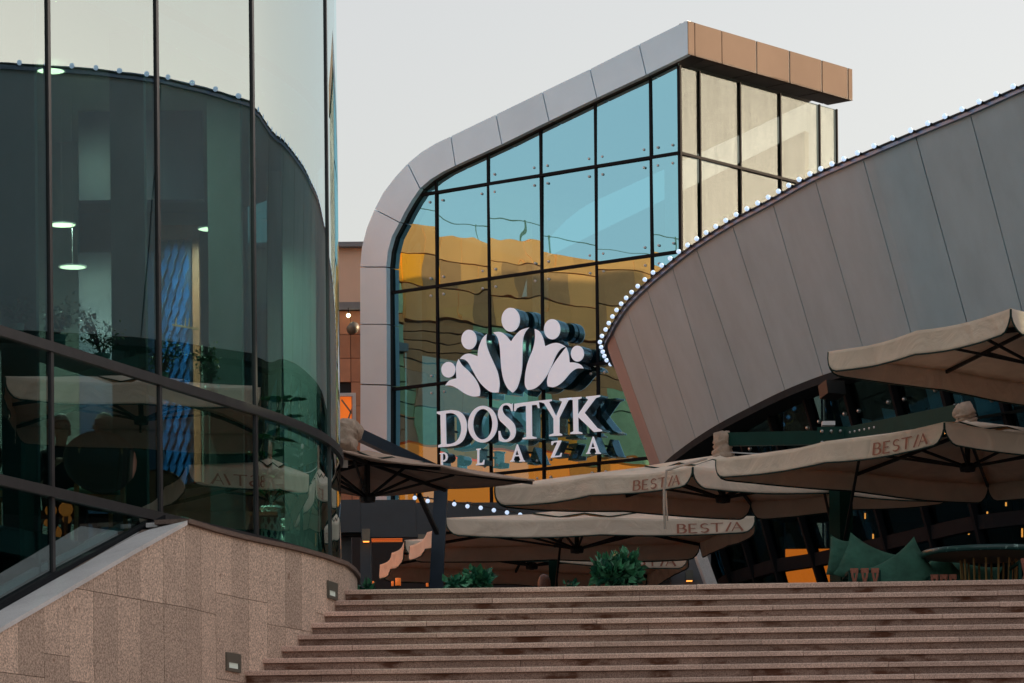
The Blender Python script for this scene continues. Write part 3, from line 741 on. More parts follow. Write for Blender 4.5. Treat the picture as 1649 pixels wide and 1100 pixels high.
def fill2d(loops):
    """triangulate an outer loop with holes, both as 2-D lists -> verts, tris"""
    from mathutils.geometry import tessellate_polygon
    tri = tessellate_polygon([[Vector((x, y, 0)) for x, y in lp] for lp in loops])
    flat = [p for lp in loops for p in lp]; return flat, [list(t) for t in tri]
def solid_letter(name, loops, depth, parent, label=None, gap=None):
    flat, tris = fill2d(loops); front = [S(x, y) for x, y in flat]; n_ = len(front)
    off = -nA * .015; offs = -nA * depth
    vs = front; fs = []
    for t in tris:
        nn = (front[t[1]] - front[t[0]]).cross(front[t[2]] - front[t[0]])
        fs.append(t if nn.dot(nA) > 0 else t[::-1])
    body_v = [p + off for p in front] + [p + offs for p in front]
    bf = [[n_ + i for i in t[::-1]] for t in fs] + [list(t) for t in fs]
    b0 = 0
    for lp in loops:
        m_ = len(lp)
        for i in range(m_): bf.append([b0 + i, b0 + (i + 1) % m_, n_ + b0 + (i + 1) % m_, n_ + b0 + i])
        b0 += m_
    o = obj(name, body_v, bf, M['signside'], parent)
    # front face plate
    fv = list(front) + [p + off * .9 for p in front]; ff = [list(t) for t in fs]; b0 = 0
    for lp in loops:
        m_ = len(lp)
        for i in range(m_): ff.append([b0 + i, b0 + (i + 1) % m_, n_ + b0 + (i + 1) % m_, n_ + b0 + i])
        b0 += m_
    obj('face_plate', fv, ff, M['signface'], o)
    if label: o['label'] = label
    return o
DEP = .28
for cx, cy, rx, ry in ((448, 128, 54, 71), (202, 245, 45, 58), (693, 184, 48, 60), (842, 328, 38, 47), (80, 423, 41, 46)):
    o = solid_letter('emblem_disc', [ellipse(cx, cy, rx, ry)], DEP * .62, sg)
    ring = solid_letter.__call__ if False else None
    c_ = S(cx, cy) - nA * (DEP * .66); rr = (S(cx, cy - ry) - S(cx, cy + ry)).length / 2
    mb = MB(); mb.lathe(c_ - nA * .12, [(0, 0), (rr * .93, 0), (rr * .93, .11), (0, .11)], 24, ax=nA); mb.build('rear_drum', M['signside'], o)
petals = [
 ([(62, 516), (85, 488), (128, 474), (126, 435), (126, 400), (140, 360), (160, 395), (200, 432), (245, 487), (266, 540), (264, 578), (225, 581), (180, 565), (130, 532), (95, 517)], (0, 2, 5, 10)),
 ([(148, 358), (172, 336), (205, 328), (254, 345), (255, 315), (265, 275), (284, 235), (306, 213), (303, 262), (318, 318), (346, 380), (371, 440), (382, 505), (376, 557), (335, 556), (298, 532), (260, 490), (226, 432), (200, 385), (177, 364)], (0, 3, 7, 13)),
 ([(345, 203), (385, 200), (420, 222), (450, 258), (472, 225), (508, 190), (556, 174), (533, 203), (520, 245), (517, 330), (514, 415), (502, 480), (484, 532), (460, 559), (430, 532), (406, 482), (394, 420), (388, 350), (384, 290), (370, 232)], (0, 3, 6, 13)),
 ([(590, 182), (620, 200), (640, 240), (650, 286), (690, 269), (730, 266), (772, 286), (742, 302), (714, 342), (690, 398), (660, 458), (622, 508), (586, 535), (548, 543), (533, 515), (533, 460), (544, 400), (560, 350), (580, 300), (592, 240)], (0, 3, 6, 13)),
 ([(775, 290), (790, 330), (795, 380), (832, 382), (862, 395), (878, 416), (838, 416), (802, 440), (768, 480), (735, 510), (700, 526), (668, 522), (663, 490), (675, 440), (702, 390), (737, 340)], (0, 2, 5, 11)),
]
for pts, cs in petals: solid_letter('emblem_petal', [smooth_closed(pts, cs)], DEP, sg)
def A_(ox, oy): 
    f_ = lambda l: [(x + ox, y + oy) for x, y in l]
    return [f_([(490, 864), (524, 956), (532, 961), (532, 966), (499, 966), (499, 961), (506, 957), (498, 934), (472, 935), (464, 957), (471, 960), (471, 965), (445, 967), (445, 962), (453, 957), (485, 864)]), f_([(485, 894), (475, 927), (496, 926)])]
O_out = ellipse(283, 745, 87, 109, 40); O_in = ellipse(283, 745, 57, 90, 40)
O_out = [(x, y - (x - 283) * .03) for x, y in O_out]; O_in = [(x, y - (x - 283) * .03) for x, y in O_in]
letters = [
 [smooth_closed([(12, 671), (95, 661), (140, 668), (173, 696), (189, 745), (185, 797), (165, 843), (128, 868), (80, 877), (20, 882), (20, 870), (38, 861), (33, 690), (12, 682)], (0, 1, 8, 9, 10, 11, 12, 13), 4), smooth_closed([(64, 682), (95, 679), (125, 690), (148, 725), (156, 770), (149, 812), (128, 845), (98, 860), (68, 862)], (0, 8), 4)],
 [O_out, O_in],
 [smooth_closed([(459, 622), (460, 668), (452, 668), (440, 642), (420, 632), (402, 640), (400, 664), (414, 690), (444, 716), (470, 747), (478, 785), (468, 824), (438, 846), (402, 850), (378, 840), (376, 785), (386, 785), (395, 818), (415, 836), (436, 828), (447, 804), (438, 777), (410, 748), (384, 722), (373, 690), (379, 655), (400, 628), (430, 620), (452, 627)], (0, 1, 2, 14, 15, 16, 28), 4)],
 [[(470, 624), (612, 606), (618, 650), (610, 650), (602, 630), (572, 632), (574, 816), (600, 822), (600, 830), (518, 835), (518, 827), (541, 819), (538, 636), (502, 641), (484, 651), (476, 668), (468, 668)]],
 [[(612, 606), (690, 598), (690, 607), (674, 613), (716, 698), (752, 612), (735, 603), (735, 594), (808, 587), (808, 597), (788, 604), (736, 706), (735, 796), (751, 804), (751, 812), (675, 816), (675, 808), (702, 799), (701, 712), (646, 622), (628, 616), (612, 614)]],
 [[(782, 590), (865, 583), (865, 592), (845, 599), (845, 688), (906, 600), (893, 591), (893, 582), (976, 573), (976, 582), (950, 591), (884, 678), (960, 768), (986, 779), (986, 787), (940, 791), (846, 702), (848, 787), (870, 795), (870, 802), (800, 803), (800, 795), (819, 787), (815, 602), (782, 598)]],
 [[(28, 916), (58, 911), (72, 920), (77, 938), (72, 956), (58, 966), (47, 967), (48, 1001), (54, 1005), (54, 1010), (28, 1010), (28, 1005), (35, 1001), (35, 923), (28, 921)], [(47, 920), (57, 920), (64, 932), (64, 946), (57, 957), (47, 959)]],
 [[(244, 891), (271, 887), (271, 893), (263, 898), (262, 974), (281, 972), (288, 955), (293, 955), (290, 984), (243, 988), (243, 982), (251, 977), (251, 899), (244, 896)]],
 A_(0, 0),
 [[(688, 846), (746, 840), (746, 848), (706, 932), (737, 930), (745, 914), (750, 914), (746, 937), (686, 943), (686, 937), (724, 851), (702, 853), (694, 868), (688, 868)]],
 A_(448, -46),
]
for L_, ch in zip(letters, 'DOSTYKPLAZA'): solid_letter('sign_letter', L_, DEP if ch in 'DOSTYK' and L_ is not letters[8] else .26, sg)
mb = MB()
for (x, y) in ((448, 128), (202, 245), (693, 184), (842, 328), (283, 640), (560, 700), (700, 720), (840, 700), (60, 780), (480, 900), (260, 930), (715, 880), (930, 860), (460, 400), (340, 450), (600, 400), (720, 420), (220, 500)):
    q = S(x, y) - nA * .24; mb.beam(q, q - nA * .15, .035, .035)
mb.build('standoff_brackets', M['joint'], sg)['kind'] = 'stuff'

# ------------------------------------------------------------------ grey panelled pavilion on the right
pv = thing('panelled_pavilion', (6.0, 52, ZL), 'dark grey metal pavilion with an outward leaning curved hull', 'building')
rim_px = [(1740, 108, 47.3), (1649, 148, 48.3), (1563, 186, 49.2), (1475, 222, 50.1), (1390, 258, 50.9), (1313, 292, 52.2), (1245, 330, 53.5), (1180, 365, 54.7), (1122, 402, 55.9), (1083, 432, 56.8), (1042, 467, 57.8), (1010, 501, 59.0), (988, 538, 60.2), (980, 566, 61.2)]
bot_px = [(1850, 490), (1742, 502), (1651, 520), (1563, 541), (1474, 562), (1396, 583), (1325, 604), (1264, 628), (1207, 656), (1158, 682), (1120, 706), (1086, 731), (1064, 750), (1050, 757)]
Tp = [W(*p) for p in rim_px]; Bp = [W(x, y, Tp[i].y + .45) for i, (x, y) in enumerate(bot_px)]
# the wall goes on towards the camera, out of the frame, and then round the corner
for dx, dy, dz in ((.8, -2.5, .38), (1.2, -2.4, .0), (2.2, -1.9, .1), (3.6, -1.4, 0), (14, -1.5, 0)):
    Tp.insert(0, Tp[0] + Vector((dx, dy, dz))); Bp.insert(0, Bp[0] + Vector((dx, dy, dz * .3)))
# and beyond the nose it turns away
Tp += [Vector((2.15, 63.2, Tp[-1].z - .1)), Vector((4.2, 64.4, Tp[-1].z - .1))]; Bp += [Vector((2.95, 63.6, Bp[-1].z)), Vector((4.9, 64.6, Bp[-1].z))]
NP = len(Tp)
def dense(P, sub=6):
    out = []
    for i in range(len(P) - 1):
        p0, p1, p2, p3 = P[max(i - 1, 0)], P[i], P[i + 1], P[min(i + 2, len(P) - 1)]
        seg = []
        for k in range(sub + 1):
            t = k / sub
            seg.append(0.5 * ((2 * p1) + (-p0 + p2) * t + (2 * p0 - 5 * p1 + 4 * p2 - p3) * t * t + (-p0 + 3 * p1 - 3 * p2 + p3) * t ** 3))
        out.append(seg)
    return out
Ts, Bs = dense(Tp), dense(Bp)
def hull_grid(name, T, B, mat, t0=.0, gap=.010, nv=4, th=.03):
    ln = (T[-1] - T[0]).length; u0 = gap / max(ln, .3)
    vs = []; m_ = len(T)
    TT = list(T); BB = list(B)
    TT[0] = T[0].lerp(T[1], min(.5, u0 * (m_ - 1))); TT[-1] = T[-1].lerp(T[-2], min(.5, u0 * (m_ - 1))); BB[0] = B[0].lerp(B[1], min(.5, u0 * (m_ - 1))); BB[-1] = B[-1].lerp(B[-2], min(.5, u0 * (m_ - 1)))
    for v in range(nv + 1):
        for k in range(m_): vs.append(TT[k].lerp(BB[k], v / nv))
    nn = (TT[0] - TT[-1]).cross(BB[0] - TT[0]).normalized()
    if nn.x > 0: nn = -nn
    if (TT[0] - TT[-1]).y > 0: pass
    ln_ = len(vs); vs += [p - nn * th for p in vs]
    fs = []
    for v in range(nv):
        for k in range(m_ - 1):
            a = v * m_ + k; q = [a, a + 1, a + m_ + 1, a + m_]; fs.append(q[::-1]); fs.append([ln_ + i for i in q])
    ring = [k for k in range(m_)] + [v * m_ + m_ - 1 for v in range(1, nv + 1)] + [nv * m_ + k for k in range(m_ - 2, -1, -1)] + [v * m_ for v in range(nv - 1, 0, -1)]
    for i in range(len(ring)): a, b = ring[i], ring[(i + 1) % len(ring)]; fs.append([a, b, ln_ + b, ln_ + a])
    o = obj(name, vs, fs, mat, pv)
    return o
for i in range(NP - 1):
    nose = i >= NP - 4
    hull_grid('hull_panel', Ts[i], Bs[i], M['hullnose'] if nose else M['hull'])
allT = [p for s_ in Ts for p in s_[:-1]] + [Ts[-1][-1]]; allB = [p for s_ in Bs for p in s_[:-1]] + [Bs[-1][-1]]
inn = []
for k in range(len(allT)):
    d = (allT[min(k + 1, len(allT) - 1)] - allT[max(k - 1, 0)]); d.z = 0; d.normalize(); inn.append(Vector((d.y, -d.x, 0)))   # into the building
def sweep(name, P, prof, mat, parent, inn=inn):
    vs = []; m_ = len(prof)
    for k, p in enumerate(P):
        for a, b in prof: vs.append(p + inn[k] * a + Vector((0, 0, b)))
    fs = []
    for s_ in range(len(P) - 1):
        for j in range(m_):
            j2 = (j + 1) % m_; fs.append([s_ * m_ + j, (s_ + 1) * m_ + j, (s_ + 1) * m_ + j2, s_ * m_ + j2])
    fs += [list(range(m_)), [(len(P) - 1) * m_ + j for j in range(m_)][::-1]]
    return obj(name, vs, fs, mat, parent)
vs = []; fs = []
for k in range(len(allT)): vs += [allT[k] + inn[k] * .07 - Vector((0, 0, .02)), allB[k] + inn[k] * .07 + Vector((0, 0, .02))]
for k in range(len(allT) - 1): fs.append([2 * k, 2 * k + 1, 2 * k + 3, 2 * k + 2])
obj('hull_backing', vs, fs, M['joint'], pv)
sweep('rim_coping', allT, [(-.05, .0), (-.05, .085), (.30, .085), (.30, .0)], M['coping'], pv)
sweep('lower_lip', allB, [(-.01, -.12), (-.01, -.005), (.42, -.005), (.42, -.12)], M['lip'], pv)
# roof and soffit
rf = [p + Vector((0, 0, .02)) + inn[k] * .1 for k, p in enumerate(allT)]
mb = MB(); mb.v = rf + [Vector((40, p.y + (8 if k < 20 else 3), p.z)) for k, p in enumerate(allT)]
L1 = len(rf); mb.f = [[k, k + 1, L1 + k + 1, L1 + k] for k in range(L1 - 1)]
mb.build('roof', M['concrete'], pv)
# lower leaning glazing
GB = [p + inn[k] * .36 - Vector((0, 0, .06)) for k, p in enumerate(allB)]
GF = []
for k in range(len(allB)):
    d = allB[k] - allT[k]; s_ = (GB[k].z - ZL) / max(.5, -d.z); GF.append(Vector((GB[k].x + d.x * s_ * .9, GB[k].y + d.y * s_ * .9, ZL)))
zt_ = 5.63 + CAM_Z
def gpt(k, z): return GB[k].lerp(GF[k], (GB[k].z - z) / (GB[k].z - ZL))
for i in range(NP - 1):
    ks = list(range(i * 6, i * 6 + 7))
    for zz in ((None, zt_), (zt_, ZL)):
        T_ = [GB[k] if zz[0] is None else gpt(k, zz[0]) for k in ks]; B_ = [gpt(k, zz[1]) for k in ks]
        T2 = [T_[0].lerp(T_[-1], t / 6) for t in range(7)]; B2 = [B_[0].lerp(B_[-1], t / 6) for t in range(7)]
        hull_grid('glass_pane', T2, B2, M['ghull'], gap=.012, nv=1, th=.02)
for i in range(NP):
    k = i * 6; mb = MB(); mb.beam(GB[k], GF[k], .07, .16, up=inn[k]); mb.build('raking_mullion', M['mullb'], pv)
P_ = [gpt(k, zt_) for k in range(len(allB))]
sweep('transom', P_, [(-.03, -.10), (-.05, .10), (.12, .10), (.12, -.10)], M['mullb'], pv)
fx = MB()
for i in range(NP - 1):
    k = i * 6
    for z_ in (GB[k].z - .45, GB[k].z - .75):
        for kk in (k + 1, k + 5): fx.ball(gpt(kk, z_) - inn[kk] * .03, .035, 8, 5)
fx.build('glass_fixings', M['steel'], pv, True)['kind'] = 'stuff'
# boards painted as blue reflections, then the rooms, behind the leaning glass
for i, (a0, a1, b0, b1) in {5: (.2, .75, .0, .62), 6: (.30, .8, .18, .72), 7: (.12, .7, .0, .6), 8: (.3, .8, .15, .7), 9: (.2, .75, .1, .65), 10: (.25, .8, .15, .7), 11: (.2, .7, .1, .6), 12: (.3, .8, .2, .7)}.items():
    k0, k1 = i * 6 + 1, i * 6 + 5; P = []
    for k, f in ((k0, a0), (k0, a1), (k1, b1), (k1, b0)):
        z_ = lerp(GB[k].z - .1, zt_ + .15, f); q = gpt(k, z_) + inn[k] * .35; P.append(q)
    MB().prism(P, inn[k0] * .04).build('reflection_board', M['bluerefl'], pv)
mb = MB(); mb.box((16.5, 64.5, (ZL + 11) / 2), (22, .3, 6.2)); mb.box((20, 50, ZL + 2.4), (.3, 26, 4.6)); mb.build('rear_wall', M['roomdark'], pv)
mb = MB(); mb.v = [Vector((p.x + .1, p.y, 8.6)) for p in GB[::6]] + [Vector((26, p.y + 3, 8.6)) for p in GB[::6]]; L1 = len(GB[::6]); mb.f = [[k, k + 1, L1 + k + 1, L1 + k] for k in range(L1 - 1)]; mb.build('inner_ceiling', M['roomdark'], pv)
mb = MB(); a = W(1266, 905, 59.5); b = W(1342, 905, 59.5); mb.box(((a.x + b.x) / 2, 59.6, a.z - .1), (b.x - a.x, .1, .62)); o = mb.build('lit_screen', M['screen'], pv); o['label'] = 'glowing orange screen'
rng = random.Random(9)
FL = ['lowest left filament of the trio right of the green post', 'filament just above the left cushion', 'pale filament directly left of the cushion peak', 'highest filament at left beneath the twin parasol', 'filament high above the left rim of the round table', 'filament near the notch of the right canopy', 'filament at the extreme right edge of the picture', 'filament low over the round table', 'lowest filament at the right edge above the table', 'tiny filament above the small cushion', 'tiny orange spark under the middle of the canopy', 'dim spark above the right half of the table']
for x, y, h in ((1406, 866, 12), (1413, 884, 14), (1392, 888, 16), (1393, 831, 9), (1560, 852, 18), (1590, 832, 16), (1646, 858, 14), (1631, 887, 9), (1642, 890, 8), (1508, 891, 5), (1491, 820, 4), (1620, 812, 6)):
    D = rng.uniform(55, 57); p = W(x, y, D); t = thing('filament_lamp', tuple(p), FL.pop(0), 'pendant lamp', 'filament lamps inside the pavilion')
    hh = h * D / 6000
    mb = MB(); mb.tube([p + Vector((0, 0, -hh / 2)), p + Vector((0, 0, hh / 2))], .014, 6); mb.build('filament', M['warm'], t)
    mb = MB(); mb.lathe(p, [(.02, hh / 2 + .06), (.03, hh / 2 + .02), (.03, hh / 2 + .06)], 8); mb.tube([p + Vector((0, 0, hh / 2 + .05)), Vector((p.x, p.y, 8.55))], .004, 4); mb.build('flex', M['black'], t)
# flood-light box under the hull
p = W(1340, 628, 53.2)
t = thing('floodlight', tuple(p), 'black boxed floodlight hanging below the hull edge', 'floodlight')
mb = MB(); mb.box(p, (.30, .24, .20), .5, (Matrix.Rotation(R(25), 3, 'Z') @ Matrix.Rotation(R(-14), 3, 'X'))); mb.build('lamp_box', M['black'], t)
mb = MB(); mb.beam(p + Vector((.05, .12, .08)), p + Vector((.1, .35, .14)), .04, .03); mb.build('bracket', M['black'], t)
# pale raking pier at the far end of the pavilion
t = thing('raking_pier', tuple(W(1140, 960, 58)), 'pale slanting pier beside the dark leaning glass', 'pier')
mb = MB(); mb.beam(W(1122, 880, 57.6), W(1166, 1000, 57.6), .16, .5, up=(0, 1, 0)); mb.build('pier_face', M['ledge'], t)
t = thing('corner_wall', tuple(W(1120, 960, 59)), 'plain blue grey wall end behind the last parasol', 'wall')
mb = MB(); a = W(1080, 850, 59.5); b = W(1146, 1020, 59.5); mb.box(((a.x + b.x) / 2, 59.7, (ZL + a.z) / 2), (b.x - a.x, .3, a.z - ZL)); mb.build('wall_face', M['greypar'], t)

# festoon bulbs along the rim
def along(P, step, start=0.0):
    out = []; acc = start
    for a, b in zip(P, P[1:]):
        L_ = (b - a).length
        while acc <= L_: out.append((a.lerp(b, acc / L_), (b - a).normalized())); acc += step
        acc -= L_
    return out
def festoon(label, P, step, r_, outw, parentname='string_lights', drop=0.0, group=None):
    t = thing(parentname, tuple(P[len(P) // 2]), label, 'string lights', group)
    mb = MB(); mb.tube([p + outw * .02 for p in P[::2]], .012, 5); mb.build('cable', M['black'], t)
    first = None
    for p, d in along(P, step):
        if first is None:
            mb = MB(); mb.ball((0, 0, 0), r_, 10, 7); c = obj('bulb', mb.v, mb.f, M['bulb'], t, True); first = c.data
            mb = MB(); mb.lathe((0, 0, 0), [(.0, 0), (r_ * .6, 0), (r_ * .55, r_ * 1.3), (0, r_ * 1.3)], 8); so_me = bpy.data.meshes.new('socket'); so_me.from_pydata([tuple(v) for v in mb.v], [], mb.f); so_me.materials.append(M['black'])
            bpy.data.objects.remove(c)
        c = put('bulb', first, t, p + outw * (r_ + .05) - Vector((0, 0, drop)))
        s2 = bpy.data.objects.new('socket', so_me); COL.objects.link(s2); s2.parent = c; s2.location = -outw * r_ * 2.0; s2.rotation_euler = outw.to_track_quat('Z', 'Y').to_euler()
    return t
kk0 = 6 * 5
festoon('string of round pale blue bulbs along the pavilion rim', [allT[k] + Vector((0, 0, .06)) - inn[k] * .05 for k in range(6, len(allT) - 7)], .345, .036, Vector((-.85, -.45, .15)).normalized())
festoon('short string of white bulbs sagging in front of the slate wall', [W(x, y, 60) for x, y in ((668, 797), (680, 801), (731, 807), (756, 811), (774, 813), (796, 817), (830, 823), (850, 826))], .215, .035, Vector((0, -.3, -.95)).normalized(), drop=-.03)

# ------------------------------------------------------------------ building to the left of the frame and the opposite wing the glass mirrors
lw = thing('terracotta_wing', (-8, 80, ZL), 'building end with terracotta tiles below pale render beside the grey frame', 'building')
D1 = 78.5
def lwbox(name, x0, x1, z0, z1, D, th, mat, label=None):
    a = W(x0, 600, D); b = W(x1, 600, D); mb = MB(); mb.box(((a.x + b.x) / 2, D + th / 2, (z0 + z1) / 2), (b.x - a.x, th, z1 - z0)); o = mb.build(name, mat, lw)
    if label: o['label'] = label
    return o
zpar = W(560, 500, D1).z; zpar2 = W(560, 488, D1).z; ztop = W(560, 392, 79.2).z
lwbox('backing_wall', 380, 600, ZL, zpar - .02, D1 + .06, .5, M['joint'])
lwbox('rendered_wall', 380, 604, zpar2 - .1, ztop - .1, 79.2, 3.0, M['beige'])
lwbox('roof_edge', 378, 604, ztop - .1, ztop, 79.0, 3.3, M['greypar'])
lwbox('parapet_band', 380, 590, zpar, zpar2, D1 - .12, .9, M['greypar'])
a = W(545, 600, D1).x; twd = .235; thh_ = .50
zrow = zpar - .01
while zrow > ZL + 2.6:
    for c_ in range(9):
        x = W(583, 600, D1).x - c_ * twd
        if W(570, 637, D1).z > zrow - thh_ and zrow > W(570, 715, D1).z and c_ > 0 and c_ < 4: continue
        mb = MB(); mb.box((x - twd / 2, D1 + .02, zrow - thh_ / 2), (twd - .012, .06, thh_ - .012)); mb.build('terracotta_tile', M['terra'], lw)
    zrow -= thh_
za_, zb_ = W(560, 636, D1).z, W(560, 712, D1).z
xa_, xb_ = W(542, 600, D1).x, W(570, 600, D1).x
mb = MB(); mb.box(((xa_ + xb_) / 2, D1 + .055, (za_ + zb_) / 2), (xb_ - xa_, .02, za_ - zb_)); wdo = mb.build('window', M['warmsoft'], lw)
mb = MB()
for x in (xa_, xb_): mb.box((x, D1 - .01, (za_ + zb_) / 2), (.07, .1, za_ - zb_ + .07))
mb.box(((xa_ + xb_) / 2, D1 - .01, za_), (xb_ - xa_ - .07, .1, .07)); mb.build('frame', M['white'], wdo)
mb = MB(); mb.beam((xa_ + .05, D1 + .02, zb_), (xb_ - .05, D1 + .02, zb_ + .7), .03, .03); mb.beam((xb_ - .05, D1 + .02, zb_ + .6), (xa_ + .1, D1 + .02, za_ - .1), .03, .03); mb.build('inner_bracing', M['housing'], wdo)
p = W(569, 528, D1 - .35); t = thing('wall_spotlight', tuple(p), 'small grey spotlight on the terracotta tiled wall', 'spotlight')
mb = MB(); mb.lathe(p, [(0, -.12), (.11, -.12), (.12, .05), (.07, .13), (0, .14)], 14, ax=(.35, .75, .5)); mb.build('lamp_head', M['housing'], t, True)
mb = MB(); mb.beam(p + Vector((.02, .05, .02)), p + Vector((.05, .33, .1)), .03, .03); mb.build('bracket', M['housing'], t)
p = W(561, 508, D1 - .25); t = thing('wall_bulb', tuple(p), 'tiny bright bulb hanging under the grey parapet band', 'bulb')
mb = MB(); mb.ball(p, .045, 8, 6); mb.build('glass_globe', M['disc'], t, True); mb = MB(); mb.beam(p + Vector((0, 0, .04)), p + Vector((0, 0, .16)), .025, .025); mb.build('holder', M['black'], t)

ow = thing('opposite_wing', (-14, 66, 0), 'tan and green glazed wing mirrored in the glass front', 'building')
arc = []
for k in range(15):
    u = k / 14; arc.append(Vector((-5.5 - 9.0 * math.sin(u * 1.35), 78.0 - 1.0 - 24 * (1 - math.cos(u * 1.35)) - u * 6, 0)))
inO = []
for k in range(len(arc)):
    d = (arc[min(k + 1, 14)] - arc[max(k - 1, 0)]).normalized(); inO.append(Vector((d.y, -d.x, 0)) if Vector((d.y, -d.x, 0)).x < 0 else Vector((-d.y, d.x, 0)))
rng = random.Random(21)
def owq(name, k, z0, z1, mat, out=0.0, g=.004):
    a = arc[k].lerp(arc[k + 1], g / 2); b = arc[k + 1].lerp(arc[k], g / 2); o_ = (inO[k] + inO[k + 1]).normalized()
    vs = []
    for q in (a, b):
        for zz in (z0, z1): vs.append(Vector((q.x, q.y, zz)) - o_ * out)
    for q in (a, b):
        for zz in (z0, z1): vs.append(Vector((q.x, q.y, zz)) + o_ * .25)
    obj(name, vs, [(0, 2, 3, 1), (4, 5, 7, 6), (0, 1, 5, 4), (2, 6, 7, 3), (1, 3, 7, 5), (0, 4, 6, 2)], mat, ow)
def owsub(name, k, z0, z1, mats, out, m_=3):
    a0, b0 = arc[k].copy(), arc[k + 1].copy()
    for i in range(m_):
        arc[k], arc[k + 1] = a0.lerp(b0, i / m_), a0.lerp(b0, (i + 1) / m_)
        owq(name, k, z0, z1, rng.choice(mats), out + rng.uniform(0, .03))
    arc[k], arc[k + 1] = a0, b0
for k in range(14):
    h = 17.05
    owsub('cladding_panel', k, 16.5, h, [M['tan']], .12)
    owsub('cladding_panel', k, 15.75, 16.48, [M['tanlit'], M['tan'], M['tan2']] if k < 6 else [M['tan'], M['tan'], M['tan2']], .10)
    if k < 5:
        owsub('glazing_panel', k, 15.15, 15.72, [M['greenpanel']], 0, 2)
        owsub('cladding_panel', k, 14.98, 15.12, [M['tan'], M['greenpanel']], .05, 2)
        owsub('glazing_panel', k, 14.45, 14.95, [M['greenpanel'], M['mossy']], 0, 3)
        owq('parapet_band', k, 14.22, 14.42, M['greypar'], .2)
        zz = 14.19
        while zz > 13.2: owq('tile_course', k, zz - .30, zz - .015, M['mossy'], .02 + rng.uniform(0, .012)); zz -= .315
        owsub('cladding_panel', k, 12.9, zz, [M['tan'], M['tan2']], .08)
        owsub('cladding_panel', k, 12.35, 12.87, [M['tanlit'], M['tan2'], M['terra']], .05)
    else:
        owsub('cladding_panel', k, 15.05, 15.72, [M['tan2'], M['tan']], .10)
        zz = 15.02
        while zz > 13.9: owq('tile_course', k, zz - .22, zz - .015, M['tan2'] if k % 3 else M['mossy'], .02 + rng.uniform(0, .012)); zz -= .235
        owsub('cladding_panel', k, 13.2, zz, [M['tan2'], M['mossy'], M['greenpanel'], M['terra']], .05)
        owsub('cladding_panel', k, 12.35, 13.17, [M['tanlit'], M['tan2'], M['mossy']], .06)
    zz = 12.32
    if k < 4:
        while zz > 11.8: owq('tile_course', k, zz - .24, zz - .015, M['terra'], .02 + rng.uniform(0, .012)); zz -= .255
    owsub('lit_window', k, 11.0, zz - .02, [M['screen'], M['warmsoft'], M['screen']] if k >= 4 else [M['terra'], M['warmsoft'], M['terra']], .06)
    zz = 10.97
    while zz > ZL: owq('tile_course', k, zz - .8, zz - .02, M['terra'], .02 + rng.uniform(0, .012)); zz -= .82
    mb = MB(); mb.tube([arc[k] + Vector((0, 0, h)), arc[k] + Vector((0, 0, h + .45))], .02, 5); mb.tube([arc[k] + Vector((0, 0, h + .42)), arc[k + 1] + Vector((0, 0, h + .42))], .012, 5); mb.build('roof_rail', M['fin'], ow)
# slate wing below the terracotta wing
sw = thing('slate_pavilion', (-2, 62, ZL), 'low slate blue panelled front behind the parasols', 'building')
def swbox(name, x0, x1, y0, y1, D, th, mat, gap=.01):
    a = W(x0, y1, D); b = W(x1, y0, D); mb = MB(); mb.box(((a.x + b.x) / 2, D + th / 2, (a.z + b.z) / 2), (b.x - a.x - gap, th, b.z - a.z - gap)); return mb.build(name, mat, sw)
for x0, x1 in ((470, 526), (526, 581), (581, 670), (670, 760), (760, 850), (850, 940), (940, 1040)):
    swbox('fascia_panel', x0, x1, 804 if x0 < 660 else 808, 858 if x0 < 570 else 866, 61.5, .12, M['slate'])
swbox('fascia_core', 470, 1040, 812, 864, 61.63, .3, M['joint'])
swbox('column', 581, 598, 868, 1040, 61.4, .3, M['slate']); swbox('column', 500, 566, 860, 1040, 61.9, .3, M['slate'])
mb = MB(); a = W(440, 1040, 66); b = W(1150, 860, 66); mb.box(((a.x + b.x) / 2, 66, (ZL + b.z) / 2 + .2), (b.x - a.x, .2, b.z - ZL + .6)); mb.build('rear_wall', M['joint'], sw)
swbox('lit_slats', 545, 553, 857, 868, 62.6, .05, M['warmdim'])
for k in range(5): swbox('lit_slat', 598, 648, 862.5 + k * 2.2, 863.9 + k * 2.2, 62.6, .05, M['warmdim'], gap=0)
def wall_lamp(px, py, D, label, w=.13, h=.20):
    p = W(px, py, D); t = thing('wall_lamp', tuple(p), label, 'wall lamp', 'box lamps throwing warm light down')
    mb = MB(); mb.box(p, (w, .13, h)); mb.build('lamp_housing', M['housing'], t)
    mb = MB(); mb.box(p - Vector((0, 0, h / 2 + .006)), (w * .75, .1, .01)); mb.build('lamp_lens', M['warm'], t)
wall_lamp(589.5, 862, 61.28, 'grey box lamp on the slate column left of the leaning post')
wall_lamp(1110, 927, 59.4, 'grey box lamp on the blue grey wall right of the bush', .12, .16)
wall_lamp(680, 871, 61.3, 'unlit grey box on the slate fascia behind the leaning post', .13, .2)
